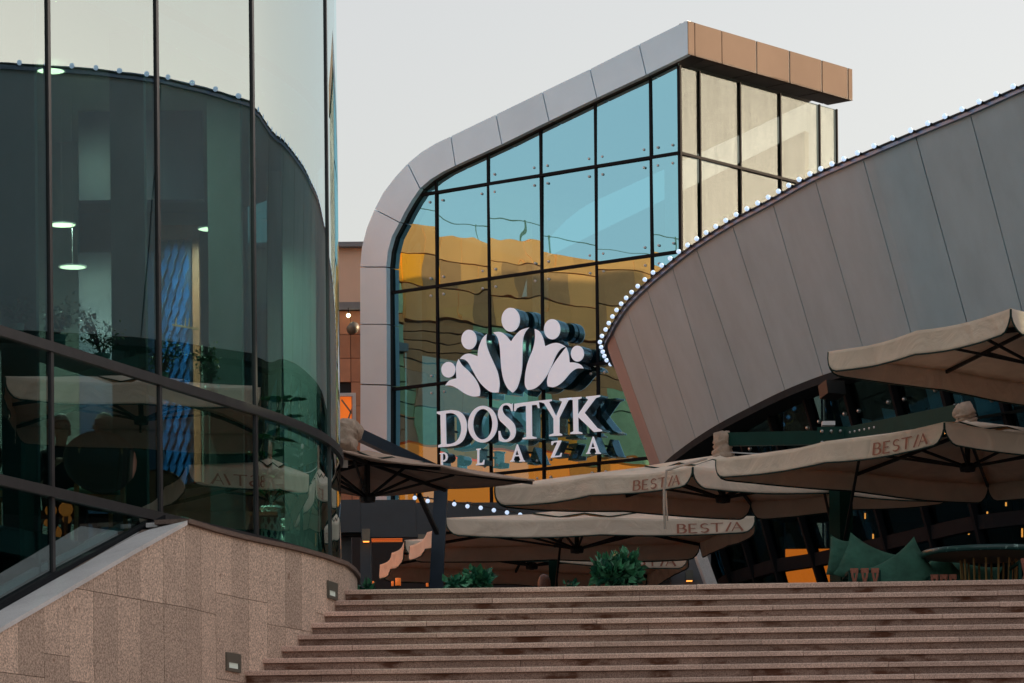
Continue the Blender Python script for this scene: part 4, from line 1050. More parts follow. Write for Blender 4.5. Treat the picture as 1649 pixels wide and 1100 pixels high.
for x, y, w, h, lab in ((641, 937, 9, 12, 'largest orange candle lantern under the lowest left parasol'), (632, 940, 4, 8, 'thin orange candle left of the largest lantern'), (688, 942, 4, 6, 'small orange candle at the foot of the leaning post'), (601, 939, 3, 6, 'dim orange candle beside the slate column'), (722, 943, 5, 4, 'orange candle beside the left green shrub')):
    p = W(x, y, 55); t = thing('candle_lantern', tuple(p), lab, 'candle', 'orange candles on the terrace tables')
    mb = MB(); rr = w * 55 / 12000; hh = h * 55 / 6000; mb.lathe(p - Vector((0, 0, hh / 2)), [(0, 0), (rr, 0), (rr, hh), (rr * .8, hh), (rr * .8, hh * .3), (0, hh * .3)], 12); mb.build('glass_cup', M['warmdim'], t, True)
    mb = MB(); mb.box((p.x, p.y, (ZL + p.z - hh / 2) / 2), (.05, .05, p.z - hh / 2 - ZL)); mb.build('stand', M['black'], t)

# outside the frame: a block added for shade at right, a mirrored block far right
nb = thing('shade_block', (34, 15, 0), 'unseen block added off to the right to shade the stairs', 'building')
mb = MB(); mb.box((36, 16, 8), (22, 52, 16)); mb.build('walls', M['beige'], nb)  # unseen mass added to keep low sun off stairs and flank wall
for k in range(10):
    for j in range(4):
        mb = MB(); mb.box((24.96, -6 + k * 4, 3 + j * 3.6), (.1, 2.2, 1.8)); mb.build('window', M['navy'], nb)
fb = thing('far_block', (38, 86, 0), 'tan block beyond the pavilion mirrored in the cornice glass', 'building')
mb = MB(); mb.box((42, 88, 9), (12, 26, 17.5)); mb.build('walls', M['tan'], fb)
for k in range(7):
    for j in range(4):
        mb = MB(); mb.box((35.96, 77 + k * 3.6, 3 + j * 3.8), (.1, 1.6, 2.0)); mb.build('window', M['fin'], fb)

# ================================================================== PARASOLS
HZ = 5.467 + CAM_Z
# strokes of each capital in a 1 x 1 box (x right, y down); w = stroke width
def seg(a, b, w0, w1=None):
    w1 = w1 or w0; w0 *= 1.1; w1 *= 1.05; a = Vector(a); b = Vector(b); d = (b - a).normalized(); n_ = Vector((-d.y, d.x))
    return [a + n_ * w0 / 2, b + n_ * w1 / 2, b - n_ * w1 / 2, a - n_ * w0 / 2]
def bow(cx, cy, rx, ry, a0, a1, w0, w1, n_=8):
    out = []; w0 *= 1.25; w1 *= 1.1
    for k in range(n_):
        t0, t1 = R(a0 + (a1 - a0) * k / n_), R(a0 + (a1 - a0) * (k + 1) / n_)
        f = lambda t, r_: (cx + (rx + r_) * math.cos(t), cy + (ry + r_) * math.sin(t))
        wa = w0 + (w1 - w0) * math.sin(math.pi * k / n_); wb = w0 + (w1 - w0) * math.sin(math.pi * (k + 1) / n_)
        out.append([Vector(f(t0, wa / 2)), Vector(f(t1, wb / 2)), Vector(f(t1, -wb / 2)), Vector(f(t0, -wa / 2))])
    return out
GL = {
 'B': [seg((.13, 0), (.13, 1), .15, .15), seg((.05, .03), (.4, .03), .07), seg((.1, .47), (.45, .47), .06), seg((.05, .97), (.45, .97), .07)] + bow(.4, .25, .22, .22, -90, 90, .06, .16) + bow(.43, .72, .27, .25, -90, 90, .06, .17),
 'E': [seg((.15, 0), (.15, 1), .15, .15), seg((.1, .035), (.68, .035), .06, .09), seg((.15, .49), (.58, .49), .055, .08), seg((.1, .965), (.72, .965), .06, .10)],
 'S': bow(.40, .27, .25, .235, -30, -270, .05, .12) + bow(.38, .73, .27, .235, -90, 150, .05, .15),
 'T': [seg((.02, .04), (.9, .04), .08, .08), seg((.45, .05), (.45, 1), .13, .13)],
 'I': [seg((.52, .0), (.18, 1), .11, .14)],
 'A': [seg((.42, .0), (.05, 1), .06, .07), seg((.38, .0), (.80, 1), .11, .16), seg((.2, .66), (.62, .66), .055)],
}
ADV = {'B': .82, 'E': .84, 'S': .80, 'T': .92, 'I': .52, 'A': .9}
def lettering(word, a, b, u0, u1, v0, v1, dn, out, parent, wob):
    """flat printed capitals on a hanging valance between corners a and b"""
    tot = sum(ADV[c] for c in word) ; x = 0; mb = MB()
    for ch in word:
        for q in GL[ch]:
            P = []
            for p in q:
                u = u0 + (u1 - u0) * (x + p.x) / tot; v = v0 + (v1 - v0) * p.y
                P.append(wob(u, v) + out * .018)
            mb.add(P, [(0, 1, 2, 3)])
        x += ADV[ch]
    return mb.build('printed_word', M['print'], parent)
def parasol_canopy(root, corners, zb, val=.24, rise=.55, mat='canvas', trimw=.010, texts=(), ribs='black', valance=True, seed=1, hub=True):
    """corners: four hem points (world xy) in order round; zb: height of the lower hem"""
    rg = random.Random(seed)
    c = [Vector((p[0], p[1], 0)) for p in corners]; zt = zb + val; ctr = sum(c, Vector()) / 4; apex = Vector((ctr.x, ctr.y, zt + rise))
    K = 14
    ph = [rg.uniform(0, 6.28) for _ in range(8)]
    def edge_pt(i, u):
        a, b = c[i], c[(i + 1) % 4]; p = a.lerp(b, u); s_ = math.sin(math.pi * u)
        inward = (ctr - p).normalized(); p = p + inward * (.045 * abs(math.sin(2 * math.pi * u)))
        return Vector((p.x, p.y, zt - .03 * abs(math.sin(2 * math.pi * u)) ** 1.0))
    mb = MB()
    for i in range(4):
        rows = 8; base = len(mb.v)
        for r_ in range(rows + 1):
            w = r_ / rows
            for k in range(K + 1):
                u = k / K; e = edge_pt(i, u); p = e.lerp(apex, w); sag = .05 * math.sin(math.pi * w) * abs(math.sin(2 * math.pi * u)); p.z -= sag + .012 * math.sin(u * 9 + ph[i]) * math.sin(math.pi * w)
                mb.v.append(p)
        for r_ in range(rows):
            for k in range(K):
                a = base + r_ * (K + 1) + k; mb.f.append([a, a + 1, a + K + 2, a + K + 1])
    cn = mb.build('canopy', M[mat], root, True)
    sm = cn.modifiers.new('thick', 'SOLIDIFY'); sm.thickness = .008; sm.offset = 0
    # vent cap
    mb = MB(); q = []
    for i in range(4):
        for u in (0, .25, .5, .75):
            e = edge_pt(i, u).lerp(apex, .66); e.z += .022 - .04 * abs(math.sin(2 * math.pi * u)); q.append(e)
    mb.v = q + [apex + Vector((0, 0, .05))] + [p - Vector((0, 0, .012)) for p in q]; m_ = len(q)
    mb.f = [[k, (k + 1) % m_, m_] for k in range(m_)] + [[k, m_ + 1 + k, m_ + 1 + (k + 1) % m_, (k + 1) % m_] for k in range(m_)]
    mb.build('vent_cap', M[mat], cn, True)
    mb = MB(); mb.tube([p + Vector((0, 0, -.004)) for p in q] + [q[0]], .009, 5); mb.build('vent_hem', M['trim'], cn)
    if valance:
        for i in range(4):
            a, b = c[i], c[(i + 1) % 4]; mid = (a + b) / 2; out = (mid - ctr).normalized(); L_ = (b - a).length
            amp = rg.uniform(.010, .02)
            def wob(u, v, i=i, out=out, amp=amp):
                e = edge_pt(i, min(max(u, 0), 1)); s_ = v
                curl = .022 * v * v + .007 * v * math.sin(u * 17 + ph[i]) + .004 * v * math.sin(u * 43 + ph[i + 4]) + .012 * v * math.exp(-min(u, 1 - u) * 14) * math.sin(u * 90)
                e = e + out * curl; h_ = val * (1 - .06 * math.sin(u * 5 + ph[i])) 
                return Vector((e.x, e.y, e.z - h_ * v))
            KU, KV = 34, 7; mb = MB(); rc = .16 / L_
            def bottom(u):
                d = min(u, 1 - u)
                if d < rc * 1.0: t = 1 - d / rc; return 1 - .85 * (1 - math.sqrt(max(0, 1 - t * t))) 
                return 1.0
            us = [rc * x for x in (.02, .12, .3, .6, 1)] + [rc + (1 - 2 * rc) * k / 24 for k in range(1, 24)] + [1 - rc * x for x in (1, .6, .3, .12, .02)]
            for v in range(KV + 1):
                for u in us: mb.v.append(wob(u, v / KV * bottom(u)))
            m_ = len(us)
            for v in range(KV):
                for k in range(m_ - 1): mb.f.append([v * m_ + k, v * m_ + k + 1, (v + 1) * m_ + k + 1, (v + 1) * m_ + k])
            vo = mb.build('valance', M[mat], root, True); sm = vo.modifiers.new('thick', 'SOLIDIFY'); sm.thickness = .006; sm.offset = 0
            mb = MB(); mb.tube([wob(us[0], .02)] + [wob(u, bottom(u)) for u in us] + [wob(us[-1], .02)], trimw, 5); mb.build('hem_piping', M['trim'], vo)
            for (si, word, u0, u1) in texts:
                if si == i: lettering(word, a, b, u0, u1, .30, .86, None, out, vo, lambda u, v: wob(u, v))
    else:
        for i in range(4):
            mb = MB(); mb.tube([edge_pt(i, k / 12) for k in range(13)], .014, 5); mb.build('hem_piping', M[mat], cn)
    # ribs, hub and stays
    hb = apex - Vector((0, 0, .10)); hb2 = apex - Vector((0, 0, .52))
    for i in range(4):
        for u in (0, .5):
            e = edge_pt(i, u) - Vector((0, 0, .035)); e = e.lerp(apex, .01)
            mb = MB(); mb.beam(hb, e, .028, .04); rb = mb.build('rib', M[ribs], root)
            m_ = e.lerp(hb, .48) - Vector((0, 0, .02)); mb = MB(); mb.beam(hb2, m_, .022, .03); mb.build('stay', M[ribs], rb)
    mb = MB(); mb.tube([hb2 - Vector((0, 0, .06)), apex + Vector((0, 0, .02))], .035, 10); mb.build('centre_tube', M[ribs], root)
    mb = MB(); mb.lathe(hb2, [(0, -.05), (.09, -.05), (.10, 0), (.07, .05), (0, .05)], 12); mb.build('hub', M[ribs], root)
    return dict(c=c, apex=apex, edge=edge_pt, hub=hb2, ctr=ctr)
def hood_cover(pts, rs, root, seed=1):
    """bunched cloth cover on an arm end"""
    rg = random.Random(seed); mb = MB(); P = []
    for i in range(len(pts) - 1):
        for k in range(6): P.append(Vector(pts[i]).lerp(Vector(pts[i + 1]), k / 6))
    P.append(Vector(pts[-1])); m_ = len(P)
    R_ = [lerp(rs[int(min(k / 6, len(rs) - 2))], rs[int(min(k / 6, len(rs) - 2)) + 1], (k / 6) % 1 if k < m_ - 1 else 1) for k in range(m_)]
    mb.tube(P, R_, 16); 
    for i in range(m_):
        for k in range(16):
            v = mb.v[i * 16 + k]; d = v - P[i]; mb.v[i * 16 + k] = P[i] + d * (1 + .13 * math.sin(i * 1.5 + k * .8 + seed) + .07 * math.sin(i * .6 - k * 2.4) + rg.uniform(-.03, .03))
    return mb.build('hood_cover', M['hood'], root, True)
def led(root, a, b, r_=.012):
    mb = MB(); mb.beam(a, b, .02, .014); mb.build('light_strip', M['led'], root)

# the pair that shares one green post: left canopy and right canopy
PM = Vector((W(1354, 800, 46.75).x, 46.75, ZL))
pair = thing('twin_parasol', tuple(PM), 'twin cream parasol with green arms reaching left and right from one post, both marked BESTIA', 'parasol')
def quad(L_, N_, F_, z):
    a, b, c_ = Wz(*L_, z), Wz(*N_, z), Wz(*F_, z); d = b + c_ - a; return [a, b, d, c_]
U3 = parasol_canopy(pair, quad((1153, 772), (1521, 714), (1591, 809), HZ), HZ, texts=((0, 'BESTIA', .70, .94),), seed=3, rise=.37)
U2 = parasol_canopy(pair, quad((797, 813), (1116, 783), (1209, 836), HZ), HZ, texts=((0, 'BESTIA', .70, .95),), seed=5, rise=.34)
pz = W(1354, 707, 46.75).z
mb = MB(); mb.box((PM.x, PM.y, (ZL + pz) / 2), (.21, .21, pz - ZL - .02), .6); mb.build('post', M['green'], pair)
mb = MB(); mb.box((PM.x, PM.y, ZL + .05), (.9, .9, .08), .6); mb.build('base_plate', M['green'], pair)
h2 = W(1166, 708, U2['ctr'].y); h3 = W(1552, 664, U3['ctr'].y); top = Vector((PM.x, PM.y, pz + .02))
for hp, k in ((h2, 1), (h3, 2)):
    mb = MB(); mb.beam(top, hp, .10, .17 if k == 1 else .21); mb.build('arm', M['green'], pair)
for hp, ap, sd_ in ((h2, U2['apex'], 1), (h3, U3['apex'], 2)):
    d = (top - hp).normalized()
    hood_cover([hp + d * .10, hp - d * .02, hp + Vector((0, 0, -.12)).lerp(ap - hp, .5) if False else hp.lerp(ap, .5), ap + Vector((0, 0, -.02))], [.085, .13, .115, .16], pair, sd_)
mb = MB(); mb.box(top + Vector((-.02, -.10, .0)), (.55, .04, .24), -.1); br = mb.build('joint_bracket', M['green'], pair)
mb = MB(); mb.box(top + Vector((-.15, -.02, .17)), (.16, .14, .05)); mb.build('bracket_cap', M['white'], br)
blt = MB()
for k in range(5):
    for z in (-.07, .07): blt.ball(top + Vector((-.24 + k * .115, -.135, z - .01)), .022, 8, 5)
for k in range(6): blt.ball(h3.lerp(top, .72 + k * .04) + Vector((0, -.07, .03)), .018, 6, 4)
blt.build('bolts', M['steel'], br)['kind'] = 'stuff'
mb = MB(); q = [h2.lerp(top, k / 8) + Vector((0, -.02, -.16 - .04 * math.sin(math.pi * k / 8))) for k in range(9)]; mb.tube(q, .008, 5); mb.build('power_cable', M['white'], pair)
mb = MB(); q = [top.lerp(h3, k / 8) + Vector((0, -.02, -.20 - .04 * math.sin(math.pi * k / 8))) for k in range(9)]; mb.tube(q, .008, 5); mb.build('power_cable', M['white'], pair)
mb = MB(); mb.beam(Vector((PM.x + .03, PM.y - .12, ZL + 1.45)), U3['edge'](0, .5).lerp(U3['apex'], .25) - Vector((0, 0, .06)), .03, .03); mb.build('brace', M['black'], pair)
mb = MB(); mb.beam(Vector((PM.x - .1, PM.y, ZL + 1.55)), U2['edge'](2, .5).lerp(U2['apex'], .2) - Vector((0, 0, .06)), .03, .03); mb.build('brace', M['black'], pair)
for U, px in ((U2, (1108, 770)), (U3, (1524, 706))):
    n0 = U['edge'](1, 0); d = (U['ctr'] - U['c'][1]).normalized(); a = n0.lerp(U['apex'], .06) - Vector((0, 0, .12)); led(pair, a, n0.lerp(U['apex'], .20) - Vector((0, 0, .10)))
    led(pair, U['edge'](0, .5).lerp(U['apex'], .3) - Vector((0, 0, .10)), U['edge'](0, .5).lerp(U['apex'], .33) - Vector((0, 0, .10)))
# loose tie strap over the left canopy's near edge
mb = MB(); pp = [U2['apex'].lerp(U2['edge'](1, 0), .55) + Vector((0, 0, .05)), U2['edge'](0, .93).lerp(U2['apex'], .08) + Vector((0, -.02, .04)), U2['edge'](0, .865) + Vector((-.0, -.09, .0)), U2['edge'](0, .85) + Vector((0, -.12, -.25)), U2['edge'](0, .85) + Vector((0, -.12, -.52)), U2['edge'](0, .85) + Vector((0.01, -.12, -.72))]
mb.tube(pp, .016, 6); mb.tube([pp[3] + Vector((.02, 0, 0)), pp[5] + Vector((.03, 0, .1))], .012, 5); mb.build('tie_strap', M['cord'], pair)

# upper right parasol
z4 = 6.3 + CAM_Z; Q = quad((1334, 602), (1628, 535), (1700, 655), z4)
c4 = sum(Q, Vector()) / 4; t = thing('parasol', (c4.x + 2.4, c4.y + 1.0, ZL), 'cream parasol highest at the right edge over the pavilion', 'parasol')
U4 = parasol_canopy(t, Q, z4, val=.25, rise=.35, seed=8)
px_ = c4.x + 2.75; mb = MB(); mb.box((px_, c4.y + .6, (ZL + z4 + .7) / 2), (.16, .16, z4 + .7 - ZL), .4); mb.build('post', M['green'], t)
mb = MB(); mb.beam(Vector((px_, c4.y + .6, z4 + .75)), U4['apex'] + Vector((0, 0, .22)), .09, .15); mb.build('arm', M['green'], t)

# lower centre parasol
Q = [Wz(718, 862, HZ), Wz(1216, 859, HZ), Wz(1127, 899, HZ), Wz(660, 905, HZ)]
c5 = sum(Q, Vector()) / 4; p5 = W(891, 930, 55.2); t = thing('parasol', (p5.x, p5.y, ZL), 'low wide cream parasol with BESTIA at its right end and a central dark post', 'parasol')
U5 = parasol_canopy(t, Q, HZ, val=.235, rise=.26, texts=((0, 'BESTIA', .75, .965),), seed=12)
mb = MB(); mb.box((p5.x, p5.y, (ZL + HZ + .55) / 2), (.13, .13, HZ + .55 - ZL)); mb.build('post', M['green'], t)
mb = MB(); mb.beam(Vector((p5.x, p5.y, HZ + .6)), U5['apex'] + Vector((0, 0, .14)), .08, .12); mb.build('arm', M['green'], t)
mb = MB(); mb.beam(Vector((p5.x, p5.y, ZL + 1.4)), U5['edge'](2, .5).lerp(U5['apex'], .3) - Vector((0, 0, .06)), .03, .03); mb.build('brace', M['black'], t)
# lowest parasol behind it
z6 = 5.62 + CAM_Z; a, b, d = Wz(652, 897, z6), Wz(1108, 914, z6), Wz(612, 935, z6); Q = [a, b, b + d - a, d]
c6 = sum(Q, Vector()) / 4; t = thing('parasol', (c6.x + .2, c6.y + 1.9, ZL), 'rearmost cream parasol seen below the others with a drooping left corner', 'parasol')
U6 = parasol_canopy(t, Q, z6, val=.25, rise=.4, texts=((0, 'BESTIA', .745, .96),), seed=15)
mb = MB(); mb.box((c6.x + .2, c6.y + 2.35, (ZL + z6 + .6) / 2), (.13, .13, z6 + .6 - ZL)); mb.build('post', M['green'], t)
mb = MB(); mb.beam(Vector((c6.x + .2, c6.y + 2.35, z6 + .65)), U6['apex'] + Vector((0, 0, .12)), .08, .12); mb.build('arm', M['green'], t)
# left parasol on the leaning slate post
a, b, d = Wz(549, 733, HZ), Wz(860, 780, HZ), Wz(420, 819, HZ); Q = [a, b, b + d - a, d]
Q[3] = Vector((Q[3].x, Q[3].y, 0)); ptop = W(711, 768, 47.6); pbot = W(700, 950, 46.6); pbot = Vector((pbot.x - .03, pbot.y, ZL))
t = thing('parasol', tuple(pbot), 'tan parasol without valance on the dark leaning post at left', 'parasol')
# order so that corner 3 stays clear of the tower
Qx = [b, b + d - a, d, a]; Qx[1] = Vector((-1.75, 48.6, 0)); Qx[2] = d; Q1 = [a, b, Vector((-1.75, 48.6, 0)), Vector((-3.55, 45.2, 0))]
far = Wz(420, 819, HZ); Q1 = [a, b, b + (far - b) * .62, a + (far - b) * .40]
U1 = parasol_canopy(t, Q1, HZ, val=.05, rise=.22, mat='canvas2', valance=False, seed=18, hub=True)
mb = MB(); mb.beam(pbot, ptop, .17, .17, up=(1, 0, 0)); mb.build('post', M['navysteel'], t)
ah = W(556, 690, 44.6); at_ = W(738, 775, 48.0)
mb = MB(); mb.beam(ah, at_, .09, .14); mb.build('arm', M['navysteel'], t)
hood_cover([W(575, 698, 44.7), W(559, 690, 44.5), W(553, 705, 44.4), W(553, 728, 44.3)], [.10, .13, .15, .17], t, 4)
mb = MB(); mb.beam(Vector(W(704, 858, 46.95)), W(675, 797, 45.4), .05, .05); mb.build('brace', M['black'], t)
p = W(556, 747, 42.9); mb = MB(); mb.box(p, (.06, .01, .09)); mb.build('cloth_label', M['cord'], t)
mb = MB(); mb.tube([W(1528, 628, 57), W(1500, 655, 56.2), W(1488, 668, 55.9)], .02, 6); tag(mb.build('white_cable', M['white']), 'thick white cable hanging in front of the leaning pavilion glass', 'cable')

# ================================================================== TERRACE FURNITURE
def cushion(px0, px1, py0, py1, D, label, lean=0.0, seed=1, peak=None, th=.16):
    """square velvet cushion: outline with drawn-out corners, puffed in the middle"""
    a, b = W(px0, py1, D), W(px1, py0, D); cx, cz = (a.x + b.x) / 2, (a.z + b.z) / 2; w, h = (b.x - a.x) / 2, (b.z - a.z) / 2; K = 14; rg = random.Random(seed)
    mb = MB(); ca_, sa = math.cos(lean), math.sin(lean)
    for side in (-1, 1):
        base = len(mb.v)
        for i in range(K + 1):
            for j in range(K + 1):
                u, v = -1 + 2 * i / K, -1 + 2 * j / K
                pinch = 1 - .09 * (1 - v * v) * abs(u) ** 3; pinchv = 1 - (.24 if v > 0 else .05) * (1 - u * u) * abs(v) ** 3
                x = u * w * pinch; z = v * h * pinchv; pf = th * (max(0, (1 - u ** 4)) * max(0, (1 - v ** 4))) ** .45 + .012 * math.sin(u * 7 + seed) * math.sin(v * 5 + seed)
                X = x * ca_ - z * sa; Z = x * sa + z * ca_
                mb.v.append(Vector((cx + X, D + side * pf * .5 + Z * .25, cz + Z)))
        for i in range(K):
            for j in range(K):
                q = [base + i * (K + 1) + j, base + (i + 1) * (K + 1) + j, base + (i + 1) * (K + 1) + j + 1, base + i * (K + 1) + j + 1]; mb.f.append(q if side < 0 else q[::-1])
    o = mb.build('cushion', M['cushion'], None, True); tag(o, label, 'cushion', 'green velvet cushions on the terrace sofas')
    bpy.context.view_layer.update()
    return o
def on_sofa(x): return x
cushion(1352, 1452, 872, 948, 41.6, 'green cushion slumping against the right of the green post', R(-24), 2)
cushion(1398, 1502, 884, 962, 41.35, 'large green cushion tilted with one corner pointing up, mid terrace', R(32), 5, th=.2)
cushion(1334, 1382, 862, 930, 42.0, 'narrow green cushion mostly hidden behind the green post', R(-8), 7)
cushion(1488, 1540, 890, 950, 41.9, 'small green cushion showing just left of the round table', R(38), 9)
cushion(1520, 1610, 902, 965, 42.1, 'green cushion lying low behind the round table legs', R(-12), 11)
def sofa(x0, x1, D, label, ztop_px):
    a, b = W(x0, ztop_px, D), W(x1, ztop_px, D); t = thing('rope_sofa', ((a.x + b.x) / 2, D, ZL), label, 'sofa', 'rope woven sofas on the terrace')
    zt = a.z; mb = MB(); fy = D - .02
    for x in (a.x, b.x):
        mb.beam((x, fy, ZL), (x, fy, zt), .03, .03); mb.beam((x, fy, zt), (x, fy + .75, zt), .03, .03); mb.beam((x, fy + .75, ZL), (x, fy + .75, zt), .03, .03)
    mb.beam((a.x, fy, zt), (b.x, fy, zt), .03, .03); mb.beam((a.x, fy, ZL + .22), (b.x, fy, ZL + .22), .03, .03); mb.build('frame', M['green'], t)
    n_ = max(3, int((b.x - a.x) / .105))
    for k in range(n_):
        x = a.x + .05 + (b.x - a.x - .1) * k / max(1, n_ - 1); mb = MB()
        mb.tube([(x - .03, fy - .02, zt + .022), (x - .02, fy - .022, zt - .06), (x + .035, fy, ZL + .26)], .014, 6); mb.tube([(x + .03, fy - .02, zt + .022), (x + .02, fy - .026, zt - .06), (x - .035, fy, ZL + .26)], .014, 6)
        mb.box((x, fy - .005, zt + .01), (.085, .045, .05)); mb.build('rope_loop', M['rope'], t)
    mb = MB(); mb.box(((a.x + b.x) / 2, fy + .4, ZL + .30), (b.x - a.x - .05, .68, .14)); mb.build('seat_pad', M['cushion'], t)
sofa(1368, 1416, 41.05, 'woven rope sofa arm with brick red cords beside the green post', 921)
sofa(1497, 1541, 41.05, 'low woven rope sofa arm with red cords under the round table edge', 931)
sofa(1642, 1700, 40.2, 'red rope chair arm at the extreme right edge of the terrace', 905)
c_ = W(1592, 893, 41.2); t = thing('round_table', (c_.x, c_.y, ZL), 'round green speckled terrazzo table with brass rod legs at right', 'table')
rad = (1700 - 1488) / 2 * 41.2 / 6000 * 1.02; zt = c_.z
mb = MB(); mb.lathe((c_.x, c_.y, zt), [(0, -.02), (rad - .01, -.02), (rad, -.01), (rad, .035), (rad - .01, .042), (0, .042)], 48); mb.build('table_top', M['tabletop'], t, True)
mb = MB(); mb.lathe((c_.x, c_.y, zt), [(0, -.06), (rad * .55, -.06), (rad * .96, -.022), (0, -.022)], 40); mb.build('underside', M['tableunder'], t)
for k in range(14):
    an = 2 * math.pi * k / 14; r0 = rad * .42; mb = MB(); mb.tube([(c_.x + r0 * math.cos(an), c_.y + r0 * math.sin(an), zt - .05), (c_.x + r0 * .92 * math.cos(an), c_.y + r0 * .92 * math.sin(an), ZL + .01)], .013, 6); mb.build('leg', M['tableleg'], t)
mb = MB(); mb.lathe((c_.x, c_.y, ZL + .0), [(0, 0), (rad * .46, 0), (rad * .46, .03), (0, .03)], 30); mb.build('foot_ring', M['tableleg'], t)

# ------------------------------------------------------------------ plants
def leaf_mass(center, rad_, n_, size, mat, name, parent, seed=1, sc=(1, 1, 1), lumps=6, round_=False):
    rg = random.Random(seed); mb = MB(); c = Vector(center)
    lp = [(Vector((rg.uniform(-.68, .68) * rad_ * sc[0], rg.uniform(-.6, .6) * rad_ * sc[1], rg.uniform(-.5, .6) * rad_ * sc[2])), rg.uniform(.35, .6) * rad_) for _ in range(lumps)]
    for _ in range(n_):
        o_, r_ = rg.choice(lp); d = Vector((rg.gauss(0, 1), rg.gauss(0, 1), rg.gauss(0, 1))).normalized(); p = c + o_ + d * r_ * rg.uniform(.55, 1.05)
        dd = (d + Vector((rg.uniform(-.5, .5), rg.uniform(-.5, .5), rg.uniform(0, .7)))).normalized(); up = Vector((rg.gauss(0, 1), rg.gauss(0, 1), rg.gauss(0, 1))).normalized(); s_ = dd.cross(up).normalized(); nn = s_.cross(dd)
        L_ = size * rg.uniform(.7, 1.3); w = L_ * (.32 if not round_ else .42)
        mb.add([p, p + dd * L_ * .4 + s_ * w + nn * .1 * L_, p + dd * L_, p + dd * L_ * .4 - s_ * w + nn * .1 * L_], [(0, 1, 2), (0, 2, 3)])
    return mb.build(name, mat, parent)
def bush(px, py, D, rpx, label, seed, n_=500, sz=.10, sc=(1, 1, 1)):
    p = W(px, py, D); r_ = rpx * D / 6000; t = thing('shrub', (p.x, p.y, ZL), label, 'shrub', 'green shrubs along the head of the stairs')
    leaf_mass(p, r_ * .95, int(n_ * .65), sz, M['leafb'], 'foliage', t, seed, sc, 11)
    leaf_mass(p + Vector((0, 0, r_ * .12)), r_ * 1.12, int(n_ * .3), sz * 1.25, M['leafy'], 'young_foliage', t, seed + 40, sc, 14)
    z0 = ZL + .1; rg = random.Random(seed); mb = MB()
    for k in range(7): mb.tube([(p.x + rg.uniform(-.04, .04), p.y, z0), (p.x + rg.uniform(-.5, .5) * r_, p.y + rg.uniform(-.3, .3) * r_, p.z + rg.uniform(-.3, .5) * r_)], [.012, .005], 5)
    mb.build('stem', M['stem'], t)
    mb = MB(); mb.lathe((p.x, p.y, ZL), [(0, 0), (.14, 0), (.17, .11), (.16, .11), (.15, .09), (0, .09)], 16); mb.build('pot', M['slate'], t)
bush(993, 925, 38.6, 33, 'largest rounded glossy shrub at the head of the stairs', 2, 900, .085, (1.05, .9, .75))
bush(733, 945, 38.6, 13, 'small left shrub beside the leaning post foot', 3, 130, .09)
bush(771, 940, 38.6, 18, 'taller of the two small shrubs right of the leaning post', 4, 240, .09)
bush(919, 947, 38.8, 9, 'tiny thin sprig right of the woman with brown hair', 5, 26, .07)
bush(590, 952, 38.9, 9, 'little green tuft behind the end of the granite wall', 6, 50, .08)
def potted(px, py_rim, D, hpx, label, seed, wpx=24, plant_h=75, dense=260, base_z=None):
    p = W(px, py_rim, D); s_ = D / 6000; ph_ = hpx * s_; r_ = wpx * s_ * .5; zb_ = p.z - ph_ if base_z is None else base_z
    t = thing('potted_plant', (p.x, D, zb_), label, 'potted plant', 'small plants in ribbed green pots on the glass shelf')
    mb = MB(); mb.lathe((p.x, D, zb_), [(0, 0), (r_ * .72, 0), (r_, p.z - zb_), (r_ * .9, p.z - zb_), (r_ * .86, (p.z - zb_) * .9), (0, (p.z - zb_) * .9)], 18); mb.build('pot', M['pot'], t, True)
    rg = random.Random(seed); hh = plant_h * s_
    mb = MB(); ends = []
    for k in range(7):
        an = rg.uniform(0, 6.28); e = Vector((p.x + math.cos(an) * hh * .42, D + math.sin(an) * hh * .25, p.z + hh * rg.uniform(.35, .9))); mb.tube([(p.x, D, p.z - .03), Vector((p.x, D, p.z)).lerp(e, .5) + Vector((0, 0, .04)), e], [.008, .006, .003], 5); ends.append(e)
    mb.build('stem', M['stem'], t)
    mb = MB()
    for e in ends:
        for _ in range(dense // 7):
            f_ = rg.uniform(.25, 1.05); q = Vector((p.x, D, p.z)).lerp(e, f_) + Vector((rg.gauss(0, .035), rg.gauss(0, .03), rg.gauss(0, .03))); d = Vector((rg.gauss(0, 1), rg.gauss(0, 1), rg.gauss(0, 1))).normalized(); s2 = d.cross(Vector((.3, .2, 1))).normalized(); L_ = rg.uniform(.025, .05)
            mb.add([q, q + d * L_ * .5 + s2 * L_ * .35, q + d * L_, q + d * L_ * .5 - s2 * L_ * .35], [(0, 1, 2, 3)])
    mb.build('foliage', M['leaf'], t)
zs = ZA + .05
potted(26, 522, 31.55, 30, 'potted plant on the shelf at the far left edge', 31, 28, 60, base_z=zs)
potted(92, 540, 32.35, 30, 'potted plant right of the first mullion with a trailing branch', 32, 30, 62, base_z=zs)
potted(164, 570, 33.05, 26, 'tallest bushy potted plant in the middle of the second bay', 33, 28, 78, 330, base_z=zs)
potted(262, 600, 34.25, 26, 'potted plant half hidden behind the third mullion', 34, 20, 70, base_z=zs)
potted(341, 621, 34.95, 22, 'round headed potted plant low in the third bay', 35, 26, 62, 420, base_z=zs)
